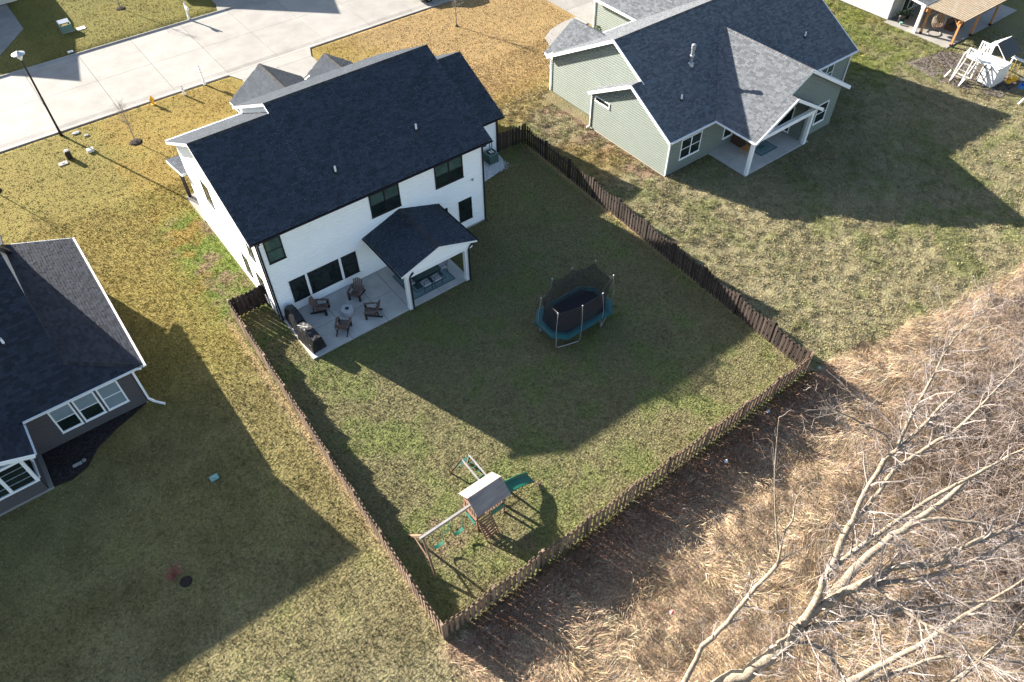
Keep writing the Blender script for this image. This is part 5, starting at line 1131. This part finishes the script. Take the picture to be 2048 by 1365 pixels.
def smooth_line(pts, k=3):
    P = [Vector(p[:3]) for p in pts]; Rr = [p[3] * 1.1 for p in pts]; out = []; rr = []; n = len(P)
    for i in range(n - 1):
        a, b, c, d = P[max(i - 1, 0)], P[i], P[i + 1], P[min(i + 2, n - 1)]
        for j in range(k):
            t = j / k; out.append(.5 * ((2 * b) + (c - a) * t + (2 * a - 5 * b + 4 * c - d) * t * t + (3 * b - a - 3 * c + d) * t ** 3)); rr.append(Rr[i] + (Rr[i + 1] - Rr[i]) * t)
    out.append(P[-1]); rr.append(Rr[-1])
    out = [o + Vector((random.gauss(0, 1), random.gauss(0, 1), random.gauss(0, 1))) * r * .22 for o, r in zip(out, rr)]
    return out, rr
def twig(mb, p, d, L, r, depth, sides=3):
    n = 4 if depth else 3; pts = [p]; q = p.copy(); dd = d.copy()
    for i in range(n):
        dd = (dd + Vector((random.gauss(0, .2), random.gauss(0, .2), random.gauss(.04, .16)))).normalized(); q = q + dd * (L / n); pts.append(q.copy())
    rr = [max(r * (1 - .8 * i / n), .0035) for i in range(n + 1)]
    mb.tube(pts, rr, sides, cap=False)
    if depth:
        for i in range(1, n + 1):
            for _ in range(random.choice((1, 1, 2))):
                ax = Vector((random.gauss(0, 1), random.gauss(0, 1), random.gauss(0, .7))).normalized()
                twig(mb, pts[i], (dd * .7 + ax * .75).normalized(), L * random.uniform(.35, .6), rr[i] * .62, depth - 1, 3)
def bare_tree(keys, label, dens=1.0):
    base = LIMBS[keys[0]][0]
    T = thing('bare_tree', (base[0], base[1], 0), label, 'tree', 'bare trees at the field edge')
    tw = MB()
    for i, k in enumerate(keys):
        pts, rr = smooth_line(LIMBS[k]); mb = MB().tube(pts, rr, 10)
        mb.v = [tuple(Vector(v) + Vector((random.gauss(0, 1), random.gauss(0, 1), random.gauss(0, 1))) * rr[min(q_ // 10, len(rr) - 1)] * .055) for q_, v in enumerate(mb.v)]
        mb.build('trunk' if i == 0 else 'limb', 'bark', T, smooth=True)
        for j in range(2 if i else len(pts) // 2, len(pts)):
            for _ in range(2):
                if random.random() > (.6 if k not in ('A1d', 'B2', 'B1') else .34) * dens: continue
                d = (pts[j] - pts[j - 1]).normalized(); ax = Vector((random.gauss(0, 1), random.gauss(0, 1), random.gauss(.25, .8))).normalized()
                twig(tw, pts[j], (d * .9 + ax * .85).normalized(), random.uniform(.5, 1.9) * (1 if k not in ('A1d', 'B2', 'B1') else .42), min(max(rr[j] * .5, .012), .034), 2 if random.random() < .55 and k not in ('A1d', 'B2', 'B1') else 1)
    tw.build('twigs', 'twig', T, kind='stuff')
    return T
bare_tree(['A_trunk', 'A1', 'A1a', 'A1b', 'A1c', 'A1d', 'A2', 'A2b', 'A2c', 'A2d', 'A3', 'A4', 'A5'], 'largest bare tree at the lower right, forking into many pale limbs')
bare_tree(['B', 'B1', 'B2'], 'slender bare tree left of the largest one, ending in two upright forks', .8)
bare_tree(['C', 'C1'], 'low leaning pale trunk in the brush behind the largest tree', .9)
bare_tree(['D', 'D1'], 'bare tree in the bottom right brush below the largest tree', 1.3)
bare_tree(['E'], 'bare sapling at the extreme bottom right corner', 1.5)
# tangled brush
br = MB()
for k in range(7500):
    x = random.uniform(6, 34); y = random.uniform(-37, -22.5)
    dens = min(1, max(0, (x - 8) / 9)) * min(1, max(.06, (-24.2 - y + max(0, x - 16) * .22) / 5))
    if random.random() > dens: continue
    a = random.uniform(0, 6.28); L = random.uniform(.7, 2.2); out = random.uniform(.3, 1.0); h = L * random.uniform(.35, .8)
    pts = [Vector((x + math.cos(a) * out * t * L + random.gauss(0, .03), y + math.sin(a) * out * t * L + random.gauss(0, .03), h * math.sin(t * 2.3) / .9 + random.gauss(0, .02))) for t in (0, .25, .5, .75, 1)]
    w_ = random.choice((.6, .6, .8, 1.2))
    br.tube(pts, [.011 * w_, .010 * w_, .008 * w_, .006 * w_, .004 * w_], 3, cap=False)
    for _ in range(2):
        i = random.randrange(1, 5); d = Vector((random.gauss(0, 1), random.gauss(0, 1), random.gauss(.3, .5))).normalized()
        br.tube([pts[i], pts[i] + d * random.uniform(.15, .35), pts[i] + d * random.uniform(.4, .7) + Vector((0, 0, -.05))], [.006, .005, .003], 3, cap=False)
bo = br.build('brush_thicket', 'brush', kind='stuff'); bo['label'] = 'tangle of grey leafless brush under the trees, lower right'; bo['category'] = 'brush'
# leaf litter behind the fence
lv = MB()
for k in range(5200):
    x = random.uniform(-1.5, 20); y = -20.15 - abs(random.gauss(0, 1.3)); z = .06 + random.uniform(0, .14); s_ = random.uniform(.03, .07)
    d1 = Vector((random.gauss(0, 1), random.gauss(0, 1), random.gauss(0, .4))).normalized() * s_; d2 = d1.cross(Vector((random.gauss(0, .4), random.gauss(0, .4), 1))).normalized() * s_ * .6; c = Vector((x, y, z))
    lv.poly([c - d1, c + d2, c + d1, c - d2])
lo_ = lv.build('leaf_litter', 'leaf', kind='stuff'); lo_['label'] = 'brown fallen leaves along the outside of the back fence'; lo_['category'] = 'leaves'
# saplings
def sapling(loc, h, label, mulch_r=.45, dens=22):
    T = thing('sapling', loc, label, 'tree', 'young street trees')
    MB().tube([(0, 0, 0), (.02, .01, h * .45), (0, 0, h)], [.045, .032, .01], 6).build('trunk', 'twig', T, False); tw = MB()
    for k in range(dens):
        z = h * random.uniform(.35, .97); a = random.uniform(0, 6.28); d = Vector((math.cos(a) * .6, math.sin(a) * .6, .9)).normalized()
        twig(tw, Vector((0, 0, z)), d, (h - z) * .5 + .35, .012, 1)
    tw.build('crown', 'twig', T, False)
    if mulch_r:
        MB().lathe([(mulch_r, 0), (mulch_r * .8, .07), (.1, .1)], (0, 0, 0), 14).build('mulch_ring', 'mulch', T, False)
sapling((-.57, 22.1, 0), 3.1, 'leafless sapling in a dark mulch ring before the white house front porch'); sapling((27.1, 22.4, 0), 3.4, 'leafless sapling in the tan lawn left of the sage house driveway', .15); sapling((5.45, 43.9, 0), 3.6, 'leafless sapling on the far lawn at the top edge'); sapling((-9.9, 22.2, 0), 3.0, 'leafless sapling at the left edge of the front lawn')
rb = thing('red_shrub', (-10.1, -10.95, 0), 'small leafless red-twigged shrub in the shaded left lawn', 'shrub'); tw = MB()
for k in range(36):
    a = random.uniform(0, 6.28); twig(tw, Vector((0, 0, 0)), Vector((math.cos(a) * .7, math.sin(a) * .7, .8)).normalized(), random.uniform(.3, .6), .006, 1)
tw.build('stems', 'red_bush', rb, False)
mr_ = MB().lathe([(.26, 0), (.2, .06), (.05, .08)], (0, 0, 0), 12).build('mulch_mound', 'mulch'); mr_.location = (-9.84, -11.5, 0); tag(mr_, 'small black mulch mound beside the red shrub', 'mulch')
sb_ = thing('shrub', (35.4, 13.7, 0), 'small green shrub against the sage house garage wall', 'shrub'); lf = MB()
MB().tube([(0, 0, 0), (0, 0, .4)], .03, 6).build('stem', 'bark', sb_, False)
for k in range(260):
    a = random.uniform(0, 6.28); r = .38 * math.sqrt(random.random()); z = random.uniform(.05, .8); r *= 1 - .5 * abs(z - .4) / .4
    c = Vector((math.cos(a) * r, math.sin(a) * r, z)); d1 = Vector((random.gauss(0, 1), random.gauss(0, 1), random.gauss(0, .8))).normalized() * .07; d2 = d1.cross(Vector((random.gauss(0, 1), random.gauss(0, 1), 1))).normalized() * .04
    lf.poly([c - d1, c + d2, c + d1, c - d2])
lf.build('leaves', 'bush', sb_, False)
mc = MB()
for k in range(900):
    x = random.uniform(-12.9, -8.4); y = random.uniform(-3.5, -1.25)
    if y < -3.3 + .58 * (x + 12): continue
    a = random.uniform(0, 3.14); l_ = random.uniform(.03, .08); w_ = l_ * .4; c_, s_ = math.cos(a), math.sin(a); z = .035 + random.uniform(0, .03)
    mc.poly([(x - c_ * l_, y - s_ * l_, z), (x + s_ * w_, y - c_ * w_, z + .01), (x + c_ * l_, y + s_ * l_, z + .02), (x - s_ * w_, y + c_ * w_, z)])
mo = mc.build('mulch_chips', 'ash', kind='stuff'); mo['label'] = 'brown wood chips in the bed of the brown house'; mo['category'] = 'mulch'
mb_ = MB().slab([(x, y, .03) for x, y in [(-12.98, -1.17), (-13.0, -3.35), (-12.2, -3.5), (-11.4, -3.2), (-10.7, -2.4), (-9.6, -1.85), (-8.5, -1.45), (-7.9, -1.17)]], .06).build('mulch_bed', 'mulch'); struct(mb_)
sp = thing('splash_block', (-11.75, -2.85, .03), 'pale splash block and round lid in the mulch bed of the brown house', 'splash block'); MB().box(-.22, -.08, 0, .18, .08, .05).build('tray', 'foundation', sp, False); MB().lathe([(.1, 0), (.1, .05), (.07, .06)], (.3, .05, 0), 12).build('lid', 'concrete3', sp, False)
for x, y, m, lb in ((16.07, -20.6, 'white_paint', 'scrap of white litter against the back fence, right part'), (12.3, -21.3, 'white_paint', 'scrap of white litter in the leaves behind the fence middle'), (20.3, -20.4, 'teal_lid', 'teal scrap of litter at the right fence corner'), (5.23, -24.8, 'pink', 'pink marker flag lying in the dry field')):
    o = MB(); o.slab([(-.12, -.06, .2), (.05, -.1, .17), (.13, .02, .21), (-.02, .09, .16)], .012); o = o.build('marker_flag' if m == 'pink' else 'litter', m); o.location = (x, y, .05); tag(o, lb, 'flag' if m == 'pink' else 'litter', None)
